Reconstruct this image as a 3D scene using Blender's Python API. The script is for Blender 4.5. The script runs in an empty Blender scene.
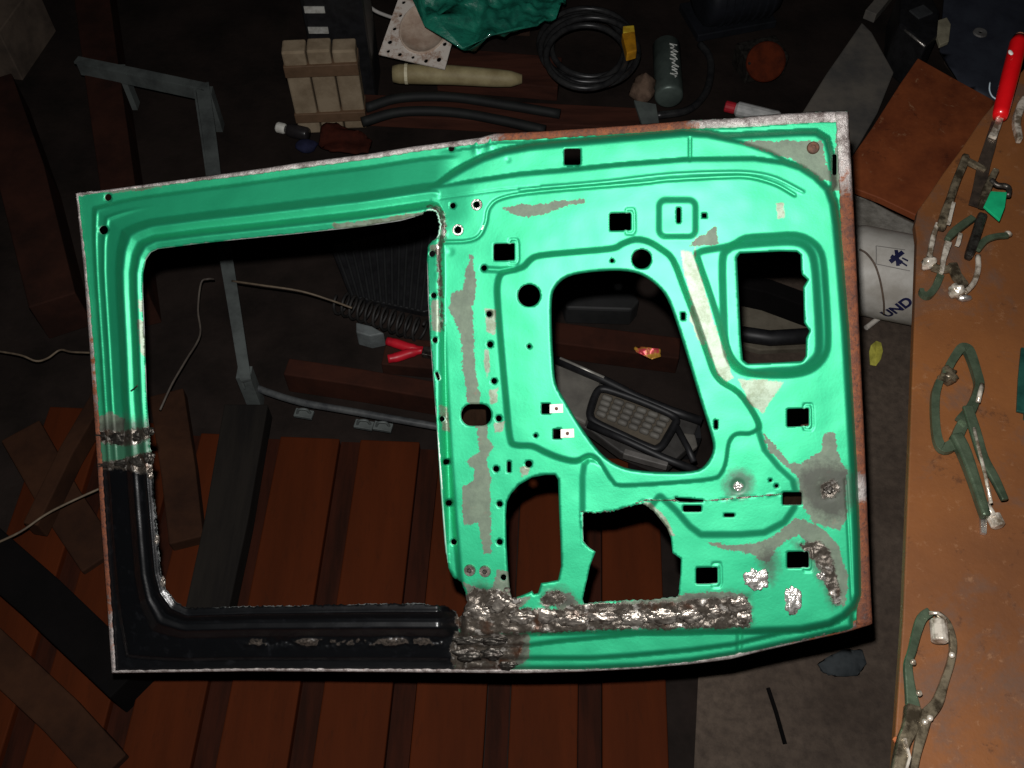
import bpy, bmesh, math, random
import numpy as np
from mathutils import Vector, Matrix, noise as mnoise
from mathutils.geometry import delaunay_2d_cdt

random.seed(7)
rng = np.random.default_rng(7)
scene = bpy.context.scene
COL = scene.collection

# ------------------------------------------------------------------ camera
PITCH = math.radians(56.8)
CAM = Vector((0.0, 0.0, 1.90))
FWD = Vector((0, math.cos(PITCH), -math.sin(PITCH)))
UP = Vector((0, math.sin(PITCH), math.cos(PITCH)))
RIGHT = Vector((1, 0, 0))
cam_d = bpy.data.cameras.new('camera')
cam_d.sensor_width = 36.0
cam_d.lens = 36.0
cam_d.clip_start = 0.02
cam_o = bpy.data.objects.new('camera', cam_d)
COL.objects.link(cam_o)
cam_o.location = CAM
cam_o.rotation_euler = (math.pi / 2 - PITCH, 0, 0)
scene.camera = cam_o

# ------------------------------------------------------------------ world + flash
world = bpy.data.worlds.new('world')
scene.world = world
world.use_nodes = True
bg = world.node_tree.nodes['Background']
bg.inputs[0].default_value = (0.55, 0.75, 1.0, 1)
bg.inputs[1].default_value = 0.002

fl = bpy.data.lights.new('camera_flash', 'SPOT')
fl.energy = 108.0
fl.spot_size = math.radians(138)
fl.spot_blend = 1.0
fl.shadow_soft_size = 0.012
fl.color = (1.0, 0.98, 0.96)
flo = bpy.data.objects.new('camera_flash', fl)
COL.objects.link(flo)
flo.location = CAM + UP * 0.085 - RIGHT * 0.02
flo.rotation_euler = (math.pi / 2 - PITCH, 0, 0)

vs = scene.view_settings
vs.view_transform = 'Standard'
vs.look = 'None'
vs.exposure = 0.0
vs.gamma = 1.0
vs.use_curve_mapping = False

# ------------------------------------------------------------------ helpers
def ray(px, py):
    return FWD + RIGHT * ((px - 512) / 1024.0) - UP * ((py - 384) / 1024.0)

def az(px, py, z=0.0):
    r = ray(px, py)
    return CAM + r * ((z - CAM.z) / r.z)

def sc_at(px, py, z=0.0):
    """metres per pixel at that place"""
    r = ray(px, py)
    return ((z - CAM.z) / r.z) / 1024.0

def lin(c):
    c = c / 255.0
    return c / 12.92 if c <= 0.04045 else ((c + 0.055) / 1.055) ** 2.4

def rgb(r, g, b):
    return (lin(r), lin(g), lin(b), 1)

def tag(o, label, cat, group=None, kind=None):
    if label: o['label'] = label
    if cat: o['category'] = cat
    if group: o['group'] = group
    if kind: o['kind'] = kind
    return o

class N:
    """small node-tree helper"""
    def __init__(self, name):
        self.m = bpy.data.materials.new(name)
        self.m.use_nodes = True
        self.t = self.m.node_tree
        self.b = self.t.nodes['Principled BSDF']
        self.co = self.t.nodes.new('ShaderNodeTexCoord')
    def n(self, typ, **kw):
        x = self.t.nodes.new(typ)
        for k, v in kw.items(): setattr(x, k, v)
        return x
    def l(self, a, b): self.t.links.new(a, b)
    def noise(self, scale, detail=4, rough=0.6, coord='Object', dist=0.0, stretch=None):
        x = self.n('ShaderNodeTexNoise')
        x.inputs['Scale'].default_value = scale
        x.inputs['Detail'].default_value = detail
        x.inputs['Roughness'].default_value = rough
        x.inputs['Distortion'].default_value = dist
        if stretch:
            mp = self.n('ShaderNodeMapping')
            mp.inputs['Scale'].default_value = stretch
            self.l(self.co.outputs[coord], mp.inputs[0])
            self.l(mp.outputs[0], x.inputs['Vector'])
        else:
            self.l(self.co.outputs[coord], x.inputs['Vector'])
        return x.outputs['Fac']
    def ramp(self, fac, a, b):
        x = self.n('ShaderNodeMapRange')
        x.inputs[1].default_value = a
        x.inputs[2].default_value = b
        self.l(fac, x.inputs[0])
        return x.outputs[0]
    def mix(self, fac, a, b):
        x = self.n('ShaderNodeMix', data_type='RGBA')
        for i, v in ((6, a), (7, b)):
            if isinstance(v, tuple): x.inputs[i].default_value = v
            else: self.l(v, x.inputs[i])
        if isinstance(fac, (int, float)): x.inputs[0].default_value = fac
        else: self.l(fac, x.inputs[0])
        return x.outputs[2]
    def fmix(self, fac, a, b):
        x = self.n('ShaderNodeMix', data_type='FLOAT')
        for i, v in ((2, a), (3, b)):
            if isinstance(v, (int, float)): x.inputs[i].default_value = v
            else: self.l(v, x.inputs[i])
        self.l(fac, x.inputs[0])
        return x.outputs[0]
    def math(self, op, a, b=0.0):
        x = self.n('ShaderNodeMath', operation=op)
        for i, v in ((0, a), (1, b)):
            if isinstance(v, (int, float)): x.inputs[i].default_value = v
            else: self.l(v, x.inputs[i])
        return x.outputs[0]
    def attr(self, name):
        x = self.n('ShaderNodeAttribute')
        x.attribute_name = name
        return x.outputs['Fac']
    def bump(self, h, strength=0.3, dist=0.005):
        x = self.n('ShaderNodeBump')
        x.inputs['Strength'].default_value = strength
        x.inputs['Distance'].default_value = dist
        self.l(h, x.inputs['Height'])
        self.l(x.outputs[0], self.b.inputs['Normal'])
    def set(self, sock, v):
        if isinstance(v, (int, float, tuple)): self.b.inputs[sock].default_value = v
        else: self.l(v, self.b.inputs[sock])

MATS = {}
def pm(name, c1, c2=None, scale=30, rough=0.6, metal=0.0, bump=0.0, bscale=80, lo=0.4, hi=0.65, stretch=None, coat=0.0, spec=0.4):
    if name in MATS: return MATS[name]
    k = N(name)
    c1 = rgb(*c1)
    if c2 is None:
        c2 = tuple(v * 0.6 for v in c1[:3]) + (1,)
    else:
        c2 = rgb(*c2)
    f = k.ramp(k.noise(scale, 6, 0.65, stretch=stretch), lo, hi)
    k.set('Base Color', k.mix(f, c1, c2))
    k.set('Roughness', rough)
    k.set('Metallic', metal)
    k.set('Coat Weight', coat)
    k.set('Specular IOR Level', 0.06 if (rough >= .75 and metal == 0) else spec)
    if bump:
        k.bump(k.noise(bscale, 5, 0.6, stretch=stretch), bump, 0.004)
    MATS[name] = k.m
    return k.m

class MB:
    def __init__(self):
        self.v = []; self.f = []
    def add(self, vs, fs):
        o = len(self.v)
        self.v += [Vector(p) for p in vs]
        self.f += [tuple(i + o for i in f) for f in fs]
        return self
    def box(self, c, s, rot=0.0):
        hx, hy, hz = s[0] / 2, s[1] / 2, s[2] / 2
        m = Matrix.Rotation(rot, 3, 'Z')
        vs = [Vector(c) + m @ Vector((x * hx, y * hy, z * hz)) for z in (-1, 1) for y in (-1, 1) for x in (-1, 1)]
        return self.add(vs, [(0, 2, 3, 1), (4, 5, 7, 6), (0, 1, 5, 4), (2, 6, 7, 3), (0, 4, 6, 2), (1, 3, 7, 5)])
    def prism(self, top, depth, direction=Vector((0, 0, -1))):
        """top: list of 3-D points (planar polygon); extruded by depth along direction"""
        n = len(top)
        top = [Vector(p) for p in top]
        d = Vector(direction) * depth
        # orient so that the top face looks along -direction
        nor = Vector((0, 0, 0))
        for i in range(n):
            nor += (top[i] - top[0]).cross(top[(i + 1) % n] - top[0])
        if nor.dot(d) > 0: top = top[::-1]
        vs = top + [p + d for p in top]
        fs = [tuple(range(n)), tuple(range(2 * n - 1, n - 1, -1))]
        for i in range(n):
            j = (i + 1) % n
            fs.append((i, i + n, j + n, j))
        return self.add(vs, fs)
    def tube(self, path, rad, seg=10, close=False, cap=True):
        path = [Vector(p) for p in path]
        n = len(path)
        if not isinstance(rad, (list, tuple)): rad = [rad] * n
        o = len(self.v)
        prev = None
        for i, p in enumerate(path):
            a = path[(i - 1) % n] if (close or i > 0) else p
            b = path[(i + 1) % n] if (close or i < n - 1) else p
            t = (b - a).normalized()
            if prev is None:
                u = t.cross(Vector((0, 0, 1)))
                if u.length < 1e-3: u = t.cross(Vector((1, 0, 0)))
            else:
                u = prev - t * prev.dot(t)
            u.normalize(); prev = u
            w = t.cross(u)
            for k in range(seg):
                an = 2 * math.pi * k / seg
                self.v.append(p + (u * math.cos(an) + w * math.sin(an)) * rad[i])
        m = n if close else n - 1
        for i in range(m):
            for k in range(seg):
                a0 = o + i * seg + k; a1 = o + i * seg + (k + 1) % seg
                b0 = o + ((i + 1) % n) * seg + k; b1 = o + ((i + 1) % n) * seg + (k + 1) % seg
                self.f.append((a0, a1, b1, b0))
        if cap and not close:
            self.f.append(tuple(o + k for k in range(seg - 1, -1, -1)))
            self.f.append(tuple(o + (n - 1) * seg + k for k in range(seg)))
        return self
    def lathe(self, prof, origin, axis=Vector((0, 0, 1)), seg=20):
        """prof: (radius, along) pairs"""
        axis = Vector(axis).normalized()
        u = axis.cross(Vector((0, 0, 1)))
        if u.length < 1e-3: u = Vector((1, 0, 0))
        u.normalize(); w = axis.cross(u)
        o = len(self.v)
        for r, a in prof:
            for k in range(seg):
                an = 2 * math.pi * k / seg
                self.v.append(Vector(origin) + axis * a + (u * math.cos(an) + w * math.sin(an)) * max(r, 1e-5))
        for i in range(len(prof) - 1):
            for k in range(seg):
                self.f.append((o + i * seg + k, o + i * seg + (k + 1) % seg, o + (i + 1) * seg + (k + 1) % seg, o + (i + 1) * seg + k))
        self.f.append(tuple(o + k for k in range(seg - 1, -1, -1)))
        self.f.append(tuple(o + (len(prof) - 1) * seg + k for k in range(seg)))
        return self
    def lump(self, c, s, amp=0.25, freq=2.0, sub=3, seed=0, rot=0.0):
        bm = bmesh.new()
        bmesh.ops.create_icosphere(bm, subdivisions=sub, radius=1.0)
        m = Matrix.Rotation(rot, 3, 'Z')
        for v in bm.verts:
            k = 1 + amp * mnoise.noise(v.co * freq + Vector((seed * 3.1, seed * 1.7, seed)))
            v.co = m @ Vector((v.co.x * s[0] * k, v.co.y * s[1] * k, v.co.z * s[2] * k)) + Vector(c)
        bm.verts.index_update()
        self.add([v.co.copy() for v in bm.verts], [tuple(v.index for v in f.verts) for f in bm.faces])
        bm.free()
        return self
    def build(self, name, mat, parent=None, bevel=0.0, smooth=False, origin=None):
        me = bpy.data.meshes.new(name)
        off = Vector((0, 0, 0))
        if parent is not None:
            off = parent.matrix_world.translation.copy() if parent.parent is None else ROOT[parent]
        elif origin is not None:
            off = Vector(origin)
        else:
            lo = [min(p[i] for p in self.v) for i in range(3)]
            hi = [max(p[i] for p in self.v) for i in range(3)]
            off = Vector(((lo[0] + hi[0]) / 2, (lo[1] + hi[1]) / 2, lo[2]))
        me.from_pydata([tuple(p - off) for p in self.v], [], self.f)
        me.update()
        if smooth:
            me.polygons.foreach_set('use_smooth', [True] * len(me.polygons))
        ob = bpy.data.objects.new(name, me)
        COL.objects.link(ob)
        me.materials.append(mat)
        if parent is not None:
            ob.parent = parent
            ROOT[ob] = off
        else:
            ob.location = off
            ob.matrix_world.translation = off
            ROOT[ob] = off
        if bevel:
            b = ob.modifiers.new('bevel', 'BEVEL')
            b.width = bevel; b.segments = 2; b.limit_method = 'ANGLE'
        return ob
ROOT = {}

def thing(name, loc, label, cat, group=None):
    o = bpy.data.objects.new(name, None)
    o.empty_display_size = 0.05
    o.location = Vector(loc)
    o.matrix_world.translation = Vector(loc)
    COL.objects.link(o)
    ROOT[o] = Vector(loc)
    return tag(o, label, cat, group)

def crom(pts, n=6, close=False):
    """Catmull-Rom through points of any dimension"""
    P = [Vector(p) for p in pts]
    m = len(P); out = []
    rngi = range(m) if close else range(m - 1)
    for i in rngi:
        p1, p2 = P[i], P[(i + 1) % m]
        p0 = P[(i - 1) % m] if (close or i > 0) else p1 * 2 - p2
        p3 = P[(i + 2) % m] if (close or i < m - 2) else p2 * 2 - p1
        for k in range(n):
            t = k / n
            out.append(0.5 * ((2 * p1) + (p2 - p0) * t + (2 * p0 - 5 * p1 + 4 * p2 - p3) * t * t + (3 * p1 - p0 - 3 * p2 + p3) * t ** 3))
    if not close: out.append(P[-1])
    return out

def pxs(pts, z):
    return [az(x, y, z) for x, y in pts]

def bar(mb, pts, w, z, th):
    """flat bar following pixel polyline at height z (top), width w px (scalar or list), thickness th"""
    n = len(pts)
    if not isinstance(w, (list, tuple)): w = [w] * n
    if n >= 4:
        q = crom([(x, y, ww) for (x, y), ww in zip(pts, w)], 4)
        pts = [(p.x, p.y) for p in q]; w = [p.z for p in q]; n = len(pts)
    P = [az(x, y, z) for x, y in pts]
    L = []; R = []
    for i in range(n):
        a = P[max(i - 1, 0)]; b = P[min(i + 1, n - 1)]
        t = (b - a).normalized()
        nn = Vector((-t.y, t.x, 0))
        s = sc_at(*pts[i], z) * w[i] / 2
        L.append(P[i] + nn * s); R.append(P[i] - nn * s)
    vs = L + R
    d = Vector((0, 0, -th))
    vs = vs + [p + d for p in vs]
    fs = []
    for i in range(n - 1):
        fs.append((i, n + i, n + i + 1, i + 1))
        fs.append((2 * n + i, 2 * n + i + 1, 3 * n + i + 1, 3 * n + i))
        fs.append((i, i + 1, 2 * n + i + 1, 2 * n + i))
        fs.append((n + i, 3 * n + i, 3 * n + i + 1, n + i + 1))
    fs.append((0, 2 * n, 3 * n, n))
    fs.append((n - 1, 2 * n - 1, 4 * n - 1, 3 * n - 1))
    mb.add(vs, fs)
    return mb

# ------------------------------------------------------------------ materials of the setting
def concrete_mat():
    k = N('oily_concrete')
    f = k.ramp(k.noise(3.0, 8, 0.7), 0.35, 0.7)
    g = k.ramp(k.noise(60, 6, 0.7), 0.4, 0.7)
    c = k.mix(f, rgb(92, 80, 70), rgb(58, 49, 43))
    c = k.mix(k.math('MULTIPLY', g, 0.55), c, rgb(44, 38, 35))
    k.set('Base Color', c); k.set('Roughness', 0.85); k.set('Specular IOR Level', .1)
    k.bump(k.noise(90, 6, 0.7), 0.5, 0.004)
    return k.m
M_CONC = concrete_mat()
M_EARTH = pm('oil_soaked_floor', (40, 33, 30), (26, 22, 20), 5, .9, 0, .4, 60)

def plank_mat():
    k = N('red_brown_deck_paint')
    f = k.ramp(k.noise(5, 6, 0.6, stretch=(3, .35, 1)), 0.35, 0.7)
    c = k.mix(f, rgb(74, 32, 13), rgb(60, 26, 11))
    s = k.ramp(k.noise(40, 6, 0.75, stretch=(2, .5, 1)), 0.55, 0.75)
    c = k.mix(k.math('MULTIPLY', s, 0.5), c, rgb(46, 24, 13))
    k.set('Base Color', c); k.set('Roughness', 0.75); k.set('Specular IOR Level', .05)
    k.bump(k.noise(70, 4, 0.6, stretch=(3, .3, 1)), 0.15, 0.003)
    return k.m
M_PLANK = plank_mat()

# ------------------------------------------------------------------ floor
fx0, fx1, fy0, fy1 = -4.0, 4.2, -1.8, 6.2
fl_mb = MB().prism([(fx0, fy0, 0), (fx1, fy0, 0), (fx1, fy1, 0), (fx0, fy1, 0)], 0.12)
floor = fl_mb.build('floor', M_EARTH, origin=(0, 0, 0))
floor['kind'] = 'structure'
floor['label'] = 'dark oil-soaked workshop floor under the door and clutter'

sl_px = [(688, 900), (694, 768), (700, 640), (716, 470), (724, 330), (735, 240), (800, 210), (900, 190)]
slp = [az(x, y, .004) for x, y in sl_px]
slp += [Vector((3.6, slp[-1].y + .2, .004)), Vector((3.6, slp[0].y, .004))]
o = MB().prism(slp, .004).build('concrete_slab', M_CONC, floor)
o['label'] = 'bare grey-brown concrete slab beside the planks'
for nm, a, b in (('wall_back', (fx0, fy1 - .1, 0), (fx1, fy1, 2.7)), ('wall_left', (fx0, fy0, 0), (fx0 + .1, fy1 - .1, 2.7)), ('wall_right', (fx1 - .1, fy0, 0), (fx1, fy1 - .1, 2.7))):
    w_ = MB().box(((a[0] + b[0]) / 2, (a[1] + b[1]) / 2, 1.35), (b[0] - a[0], b[1] - a[1], 2.7)).build(nm, pm('dark_wall_boards', (58, 46, 40), (40, 32, 28), 3, .9, 0, .3, 20, stretch=(4, 4, .3)))
    w_['kind'] = 'structure'
    w_['label'] = 'dark boarded workshop wall'
ANG = math.radians(2.7)
def uv_of(p): return (p.x * math.cos(ANG) - p.y * math.sin(ANG), p.x * math.sin(ANG) + p.y * math.cos(ANG))
def xy_of(u, v): return (u * math.cos(ANG) + v * math.sin(ANG), -u * math.sin(ANG) + v * math.cos(ANG))
gro = [uv_of(az(x, 730, 0.03))[0] for x in (305, 400, 497, 590)]
pitch = (gro[-1] - gro[0]) / 3
vtop = uv_of(az(330, 438, 0.03))[1]
edges = [gro[0] - pitch * k for k in (4, 3, 2, 1)] + gro + [uv_of(az(680, 730, 0.03))[0]]
for i in range(len(edges) - 1):
    a, b = edges[i] + 0.022, edges[i + 1] - 0.022
    vt = vtop + [0.05, 0.02, 0.0, 0.0, 0.0, -0.01, 0.012, -0.02, 0][i % 9]
    vb = -0.35
    mb = MB().prism([(*xy_of(a, vb), 0.030), (*xy_of(b, vb), 0.030), (*xy_of(b, vt), 0.030), (*xy_of(a, vt), 0.030)], 0.030)
    o = mb.build('plank', M_PLANK, floor, bevel=0.003)
    o['label'] = 'wide red-brown painted floor plank'
    if i > 0:
        u = edges[i]
        mb = MB().prism([(*xy_of(u - 0.020, vb), 0.016), (*xy_of(u + 0.020, vb), 0.016), (*xy_of(u + 0.020, vt), 0.016), (*xy_of(u - 0.020, vt), 0.016)], 0.0162)
        o = mb.build('joint_strip', pm('joint_strip', (50, 23, 14), (34, 17, 11), 12, .8, 0, .3, 40, stretch=(3, .4, 1)), floor)
        o['label'] = 'dark red-brown strip in the gap between floor planks'

# ================================================================== THE DOOR
FOOT = ray(680, 325).normalized()          # normal line from camera meets the door here
DP = 1.40
def P(px, py, h=0.0):
    """pixel + height above the panel face (mm) -> point on the door"""
    r = ray(px, py)
    return CAM + r * ((DP - h * 0.001) / r.dot(FOOT))

FX, UPx = np.array(FOOT), None
def P_np(X, Y, H):
    R = np.array(FWD)[None, :] + ((X - 512) / 1024)[:, None] * np.array(RIGHT)[None, :] - ((Y - 384) / 1024)[:, None] * np.array(UP)[None, :]
    t = (DP - H * 0.001) / (R @ FX)
    return np.array(CAM)[None, :] + R * t[:, None]

def seg_dist(X, Y, poly, close=False):
    pts = np.array([(p[0], p[1]) for p in poly], float)
    if close: pts = np.vstack([pts, pts[:1]])
    d = np.full(X.shape, 1e9)
    for i in range(len(pts) - 1):
        ax, ay = pts[i]; bx, by = pts[i + 1]
        dx, dy = bx - ax, by - ay
        L = dx * dx + dy * dy + 1e-12
        t = np.clip(((X - ax) * dx + (Y - ay) * dy) / L, 0, 1)
        dd = (X - ax - t * dx) ** 2 + (Y - ay - t * dy) ** 2
        np.minimum(d, dd, out=d)
    return np.sqrt(d)

def inside(X, Y, poly):
    pts = np.array([(p[0], p[1]) for p in poly], float)
    res = np.zeros(X.shape, bool)
    lo = pts.min(0); hi = pts.max(0)
    sel = np.where((X >= lo[0]) & (X <= hi[0]) & (Y >= lo[1]) & (Y <= hi[1]))[0]
    if len(sel) == 0: return res
    x = X[sel]; y = Y[sel]; c = np.zeros(len(sel), bool)
    n = len(pts)
    for i in range(n):
        x1, y1 = pts[i]; x2, y2 = pts[(i + 1) % n]
        if y1 == y2: continue
        cond = ((y1 > y) != (y2 > y)) & (x < (x2 - x1) * (y - y1) / (y2 - y1) + x1)
        c ^= cond
    res[sel] = c
    return res

def sdist(X, Y, poly):
    """positive inside"""
    d = seg_dist(X, Y, poly, True)
    return np.where(inside(X, Y, poly), d, -d)

def sm(t):
    t = np.clip(t, 0, 1)
    return t * t * (3 - 2 * t)

def circ(cx, cy, rx, ry=None, n=14):
    ry = ry or rx
    return [(cx + rx * math.cos(2 * math.pi * k / n), cy + ry * math.sin(2 * math.pi * k / n)) for k in range(n)]

def rrect(x0, y0, x1, y1, r=1.5, skew=0.0, n=3):
    out = []
    for cx, cy, a0 in ((x1 - r, y1 - r, 0), (x0 + r, y1 - r, 90), (x0 + r, y0 + r, 180), (x1 - r, y0 + r, 270)):
        for k in range(n + 1):
            a = math.radians(a0 + 90 * k / n)
            out.append((cx + r * math.cos(a), cy + r * math.sin(a)))
    mx = (x0 + x1) / 2
    return [(x, y + skew * (x - mx)) for x, y in out]

def c2(pts, n=5): return [(p[0], p[1]) for p in crom([(x, y, 0) for x, y in pts], n, True)]

def dense(poly, step=1.6, close=True):
    out = []
    n = len(poly)
    for i in range(n if close else n - 1):
        a = poly[i]; b = poly[(i + 1) % n]
        L = math.hypot(b[0] - a[0], b[1] - a[1])
        k = max(1, int(round(L / step)))
        for j in range(k):
            t = j / k
            out.append((a[0] + (b[0] - a[0]) * t, a[1] + (b[1] - a[1]) * t))
    if not close: out.append(poly[-1])
    return out

E_TOP = [(76, 194), (120, 188), (180, 180), (250, 170.5), (300, 163), (370, 154), (412, 147), (450, 142), (480, 138), (495, 134), (540, 132), (600, 128), (650, 124.5), (690, 121), (730, 119), (780, 115), (820, 112.5), (847, 112)]
E_RIGHT = [(847, 112), (851, 180), (855, 260), (859, 350), (863, 430), (866, 500), (869, 570), (871, 624)]
E_BOT = [(871, 624), (845, 632), (800, 642), (765, 650), (730, 659), (690, 664), (640, 668.5), (580, 671.5), (520, 673), (400, 672), (250, 671), (112, 673)]
E_LEFT = [(112, 673), (107, 600), (101, 520), (96, 440), (90, 350), (84, 270), (76, 194)]
OUTLINE = E_TOP[:-1] + E_RIGHT[:-1] + E_BOT[:-1] + E_LEFT[:-1]

# window opening as it is cut (torn corners included)
W_CUT = [(158, 249), (205, 243), (300, 233.5), (360, 227), (400, 221), (415, 217), (424, 213), (428, 209), (434, 209), (438, 213), (441, 224), (440, 234), (434, 240), (428, 246),
         (427, 260), (428, 300), (430.5, 345), (434, 392), (438, 440), (442, 490), (446, 540), (448.5, 568), (452, 577), (461, 582), (465, 592), (467, 602), (463, 612), (459, 618),
         (456, 612), (447, 606), (420, 603.5), (380, 603.5), (300, 605.5), (252, 606), (205, 608), (188, 608), (176, 602), (166, 590), (161, 572), (158, 540), (153, 480), (150, 440), (147, 400), (145, 340), (143, 290), (143, 274), (146, 260), (151, 252.5)]
# ideal window outline, for the pressed profile round it
W_IDEAL = [(158, 249), (205, 243), (300, 233.5), (360, 227), (430, 217), (428, 246), (430.5, 345), (438, 440), (446, 540), (452, 577), (460, 604), (380, 604), (252, 606), (188, 608), (176, 602), (166, 590), (161, 572), (158, 540), (153, 480), (150, 440), (147, 400), (145, 340), (143, 290), (143, 274), (146, 260), (151, 252.5)]

BIG = c2([(552, 300), (556, 287), (568, 277), (590, 272.5), (620, 271), (641, 275), (657, 286), (667, 299), (676, 322), (688, 360), (700, 400), (710, 432), (713, 448), (708, 461), (697, 470), (670, 472), (640, 470.5), (618, 465), (600, 452), (580, 425), (565, 400), (556, 383), (553.5, 360), (552, 330)], 3)
POCK = [(740, 253.5), (780, 251.5), (797, 252), (800.5, 255), (801, 270), (802, 275), (807.5, 280), (803, 287), (804, 323), (809.5, 331), (806, 338), (805.5, 356), (802, 361), (775, 362.5), (748, 363.5), (743, 360), (741, 340), (739, 300), (737, 258)]
LOWL = [(532, 477.5), (545, 475), (555, 475), (558, 480), (559, 510), (560.5, 544), (561, 566), (558, 580), (548, 582), (541, 583), (538, 593), (534, 594), (532, 591), (520, 596), (512, 598), (510, 592), (508, 570), (506.5, 544), (506, 515), (507, 502), (511, 494), (519, 485)]
LOWR = [(582, 512), (596, 513), (612, 511.5), (625, 508), (643, 503.5), (652, 510), (660, 519), (667, 528), (671, 538), (672.5, 553), (681, 559), (680.5, 575), (678, 597), (650, 600), (620, 601), (600, 602), (583, 604), (583, 596), (587, 580), (590, 566), (595.5, 552), (588, 547), (583, 541)]
SLIT = [(674, 497.5), (690, 498.5), (704, 500), (703, 502), (690, 502.5), (680, 502), (676, 500)]
RECTS = [(493.5, 243.5, 514.5, 260.5, -.03), (609.5, 213, 631, 230.5, -.03), (787, 408.5, 809, 426.5, -.03), (787, 551.5, 809, 568, -.03), (696, 567.5, 717.5, 583.8, -.02), (782.5, 492, 802, 505, 0), (683, 505.5, 701.5, 512, 0), (564, 148.5, 580.5, 165, 0)]
HOLES = [W_CUT, BIG, POCK, LOWL, LOWR, SLIT]
HOLES += [rrect(*r[:4], 1.8, r[4]) for r in RECTS]
HOLES += [circ(529, 295.5, 11.2, n=26), circ(641.6, 259, 9.8, n=24), rrect(461, 404, 491.5, 426, 10.5, 0, 6)]
HOLES += [rrect(676.6, 207.5, 680.6, 223, 1.5, 0.0), rrect(702, 213.2, 706.6, 217.8, .6), rrect(681, 312.5, 685.2, 320, 1.2), rrect(714, 420, 718, 429, 1.2), rrect(507, 461.5, 511, 472.5, 1.2), rrect(724, 513.3, 734.5, 517.2, 1.5), rrect(832.5, 154, 836.8, 175, 1.8)]
HOLES += [rrect(541.5, 403.5, 550.2, 414, .8), rrect(553, 429, 561, 439, .8)]
for x, y, r in [(108, 197.3, 3.6), (103.5, 230, 4.6), (451.3, 148.5, 3.0), (452.7, 205.6, 3.0), (476.7, 204.7, 3.3), (458, 230, 3.6), (484, 268, 3.0), (612, 260.6, 2.0), (489, 314, 3.0), (490, 344.5, 3.2), (494, 381, 3.0), (498.7, 418.5, 3.2), (496, 469, 3.2), (528.6, 464, 3.6), (529, 346.5, 2.0), (535.5, 435.7, 2.0), (499.6, 504, 3.0), (499.6, 542, 3.1), (503.5, 577.5, 3.2), (432, 253.8, 3.2), (433.6, 295.5, 3.0), (435, 340, 3.0), (442.4, 419, 3.0), (446, 462, 3.0), (448.8, 503, 3.1), (453.8, 542, 3.0), (770.5, 480.5, 1.6), (776.5, 486, 2.0)]:
    HOLES.append(circ(x, y, r, n=12))
HOLES.append([(434.5, 373), (437.5, 371.5), (440, 375), (441, 379), (439, 381), (436.5, 378)])

# ---- zones of the pressing
M_ZONE = [(430, 188.5), (442, 186.5), (480, 181), (520, 175), (560, 171.5), (620, 165.5), (690, 160), (754, 159.5), (783, 163.5), (800, 169), (814, 178), (826, 190), (831, 204), (834, 225), (838, 270), (843, 330), (847, 400), (851, 470), (854, 540), (855, 594), (851, 605), (842, 614), (829, 621), (800, 627), (752, 629), (620, 630.5), (520, 633), (466, 634), (466, 600), (461, 575), (456, 520), (450, 440), (445, 350), (442, 300), (441, 246), (443, 236), (443, 222), (440, 208), (430, 206)]
L_ZONE = [(440, 185), (452, 177), (466, 169), (483, 160.5), (505, 153.5), (530, 149), (560, 146), (620, 140.5), (684, 135), (707, 136.2), (743, 143.5), (770, 152.5), (791, 165), (754, 163), (690, 163), (620, 168), (560, 174), (520, 178), (480, 184), (455, 187)]
T_ZONE = [(715, 139), (760, 136.5), (800, 134.5), (816, 134.5), (825, 140), (829, 155), (832, 185), (826, 190), (812, 178), (792, 168), (770, 158), (745, 147)]
F_ZONE = [(428, 246), (427, 260), (428, 300), (434, 392), (442, 490), (449, 570), (455, 579), (466, 582), (466, 560), (452, 440), (444, 300), (443, 240), (434, 240)]
B0 = [(466, 630), (520, 630), (650, 628), (645, 632), (560, 640), (529, 644), (466, 645)]
B1 = [(466, 640), (529, 640), (580, 636), (640, 628), (752, 626), (800, 624), (838, 616), (838, 621), (780, 632), (735, 643), (690, 649), (630, 654.5), (590, 657), (530, 657), (466, 658)]
B2 = [(466, 652), (530, 652), (592, 652), (640, 649), (695, 643), (740, 637), (790, 626), (850, 612), (850, 626), (800, 638), (735, 652), (690, 659), (640, 664), (580, 666.5), (466, 667)]

R1 = c2([(497.5, 300), (497.5, 284), (501, 274), (510, 270.5), (523, 267), (530, 260), (540, 255.5), (575, 252), (612, 248.5), (622, 244), (635, 239.5), (648, 241.5), (661, 249), (673, 260), (684, 288), (697, 323), (709, 358), (714, 372), (722, 382), (739, 393), (754, 414), (759, 428), (750, 434.5), (737, 435), (730, 443), (727, 462), (722, 474), (712, 480), (670, 484), (622, 486.5), (612, 482), (602, 467), (596, 459), (588, 456), (576, 461), (560, 458), (545, 452), (532, 446), (516, 445), (510, 438), (506, 400), (501, 345)], 3)
R2 = [(580, 514), (580, 476), (582, 463), (588, 457), (596, 458), (620, 472), (712, 458), (730, 415), (756, 415), (767, 449), (781, 466), (795, 479), (798, 492), (797, 508), (786, 524), (765, 535), (740, 537), (700, 537), (688, 528), (674, 512), (660, 499), (650, 512), (640, 520), (620, 528), (581, 528)]
PK1 = c2([(694, 256), (697, 250.5), (704, 247.5), (729, 243), (744, 235), (770, 233), (795, 232), (812, 238), (824, 252), (828, 280), (831, 335), (828, 356), (815, 371), (795, 377.5), (765, 378), (745, 374), (731, 362), (722, 343), (709, 300)], 3)
PK2 = c2([(726, 262), (730, 252.5), (740, 248.5), (770, 246), (795, 245.5), (806, 251), (811, 264), (814, 300), (816, 345), (811, 358), (798, 366), (770, 368), (748, 369), (736, 362), (729, 345), (727, 310)], 3)
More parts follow.
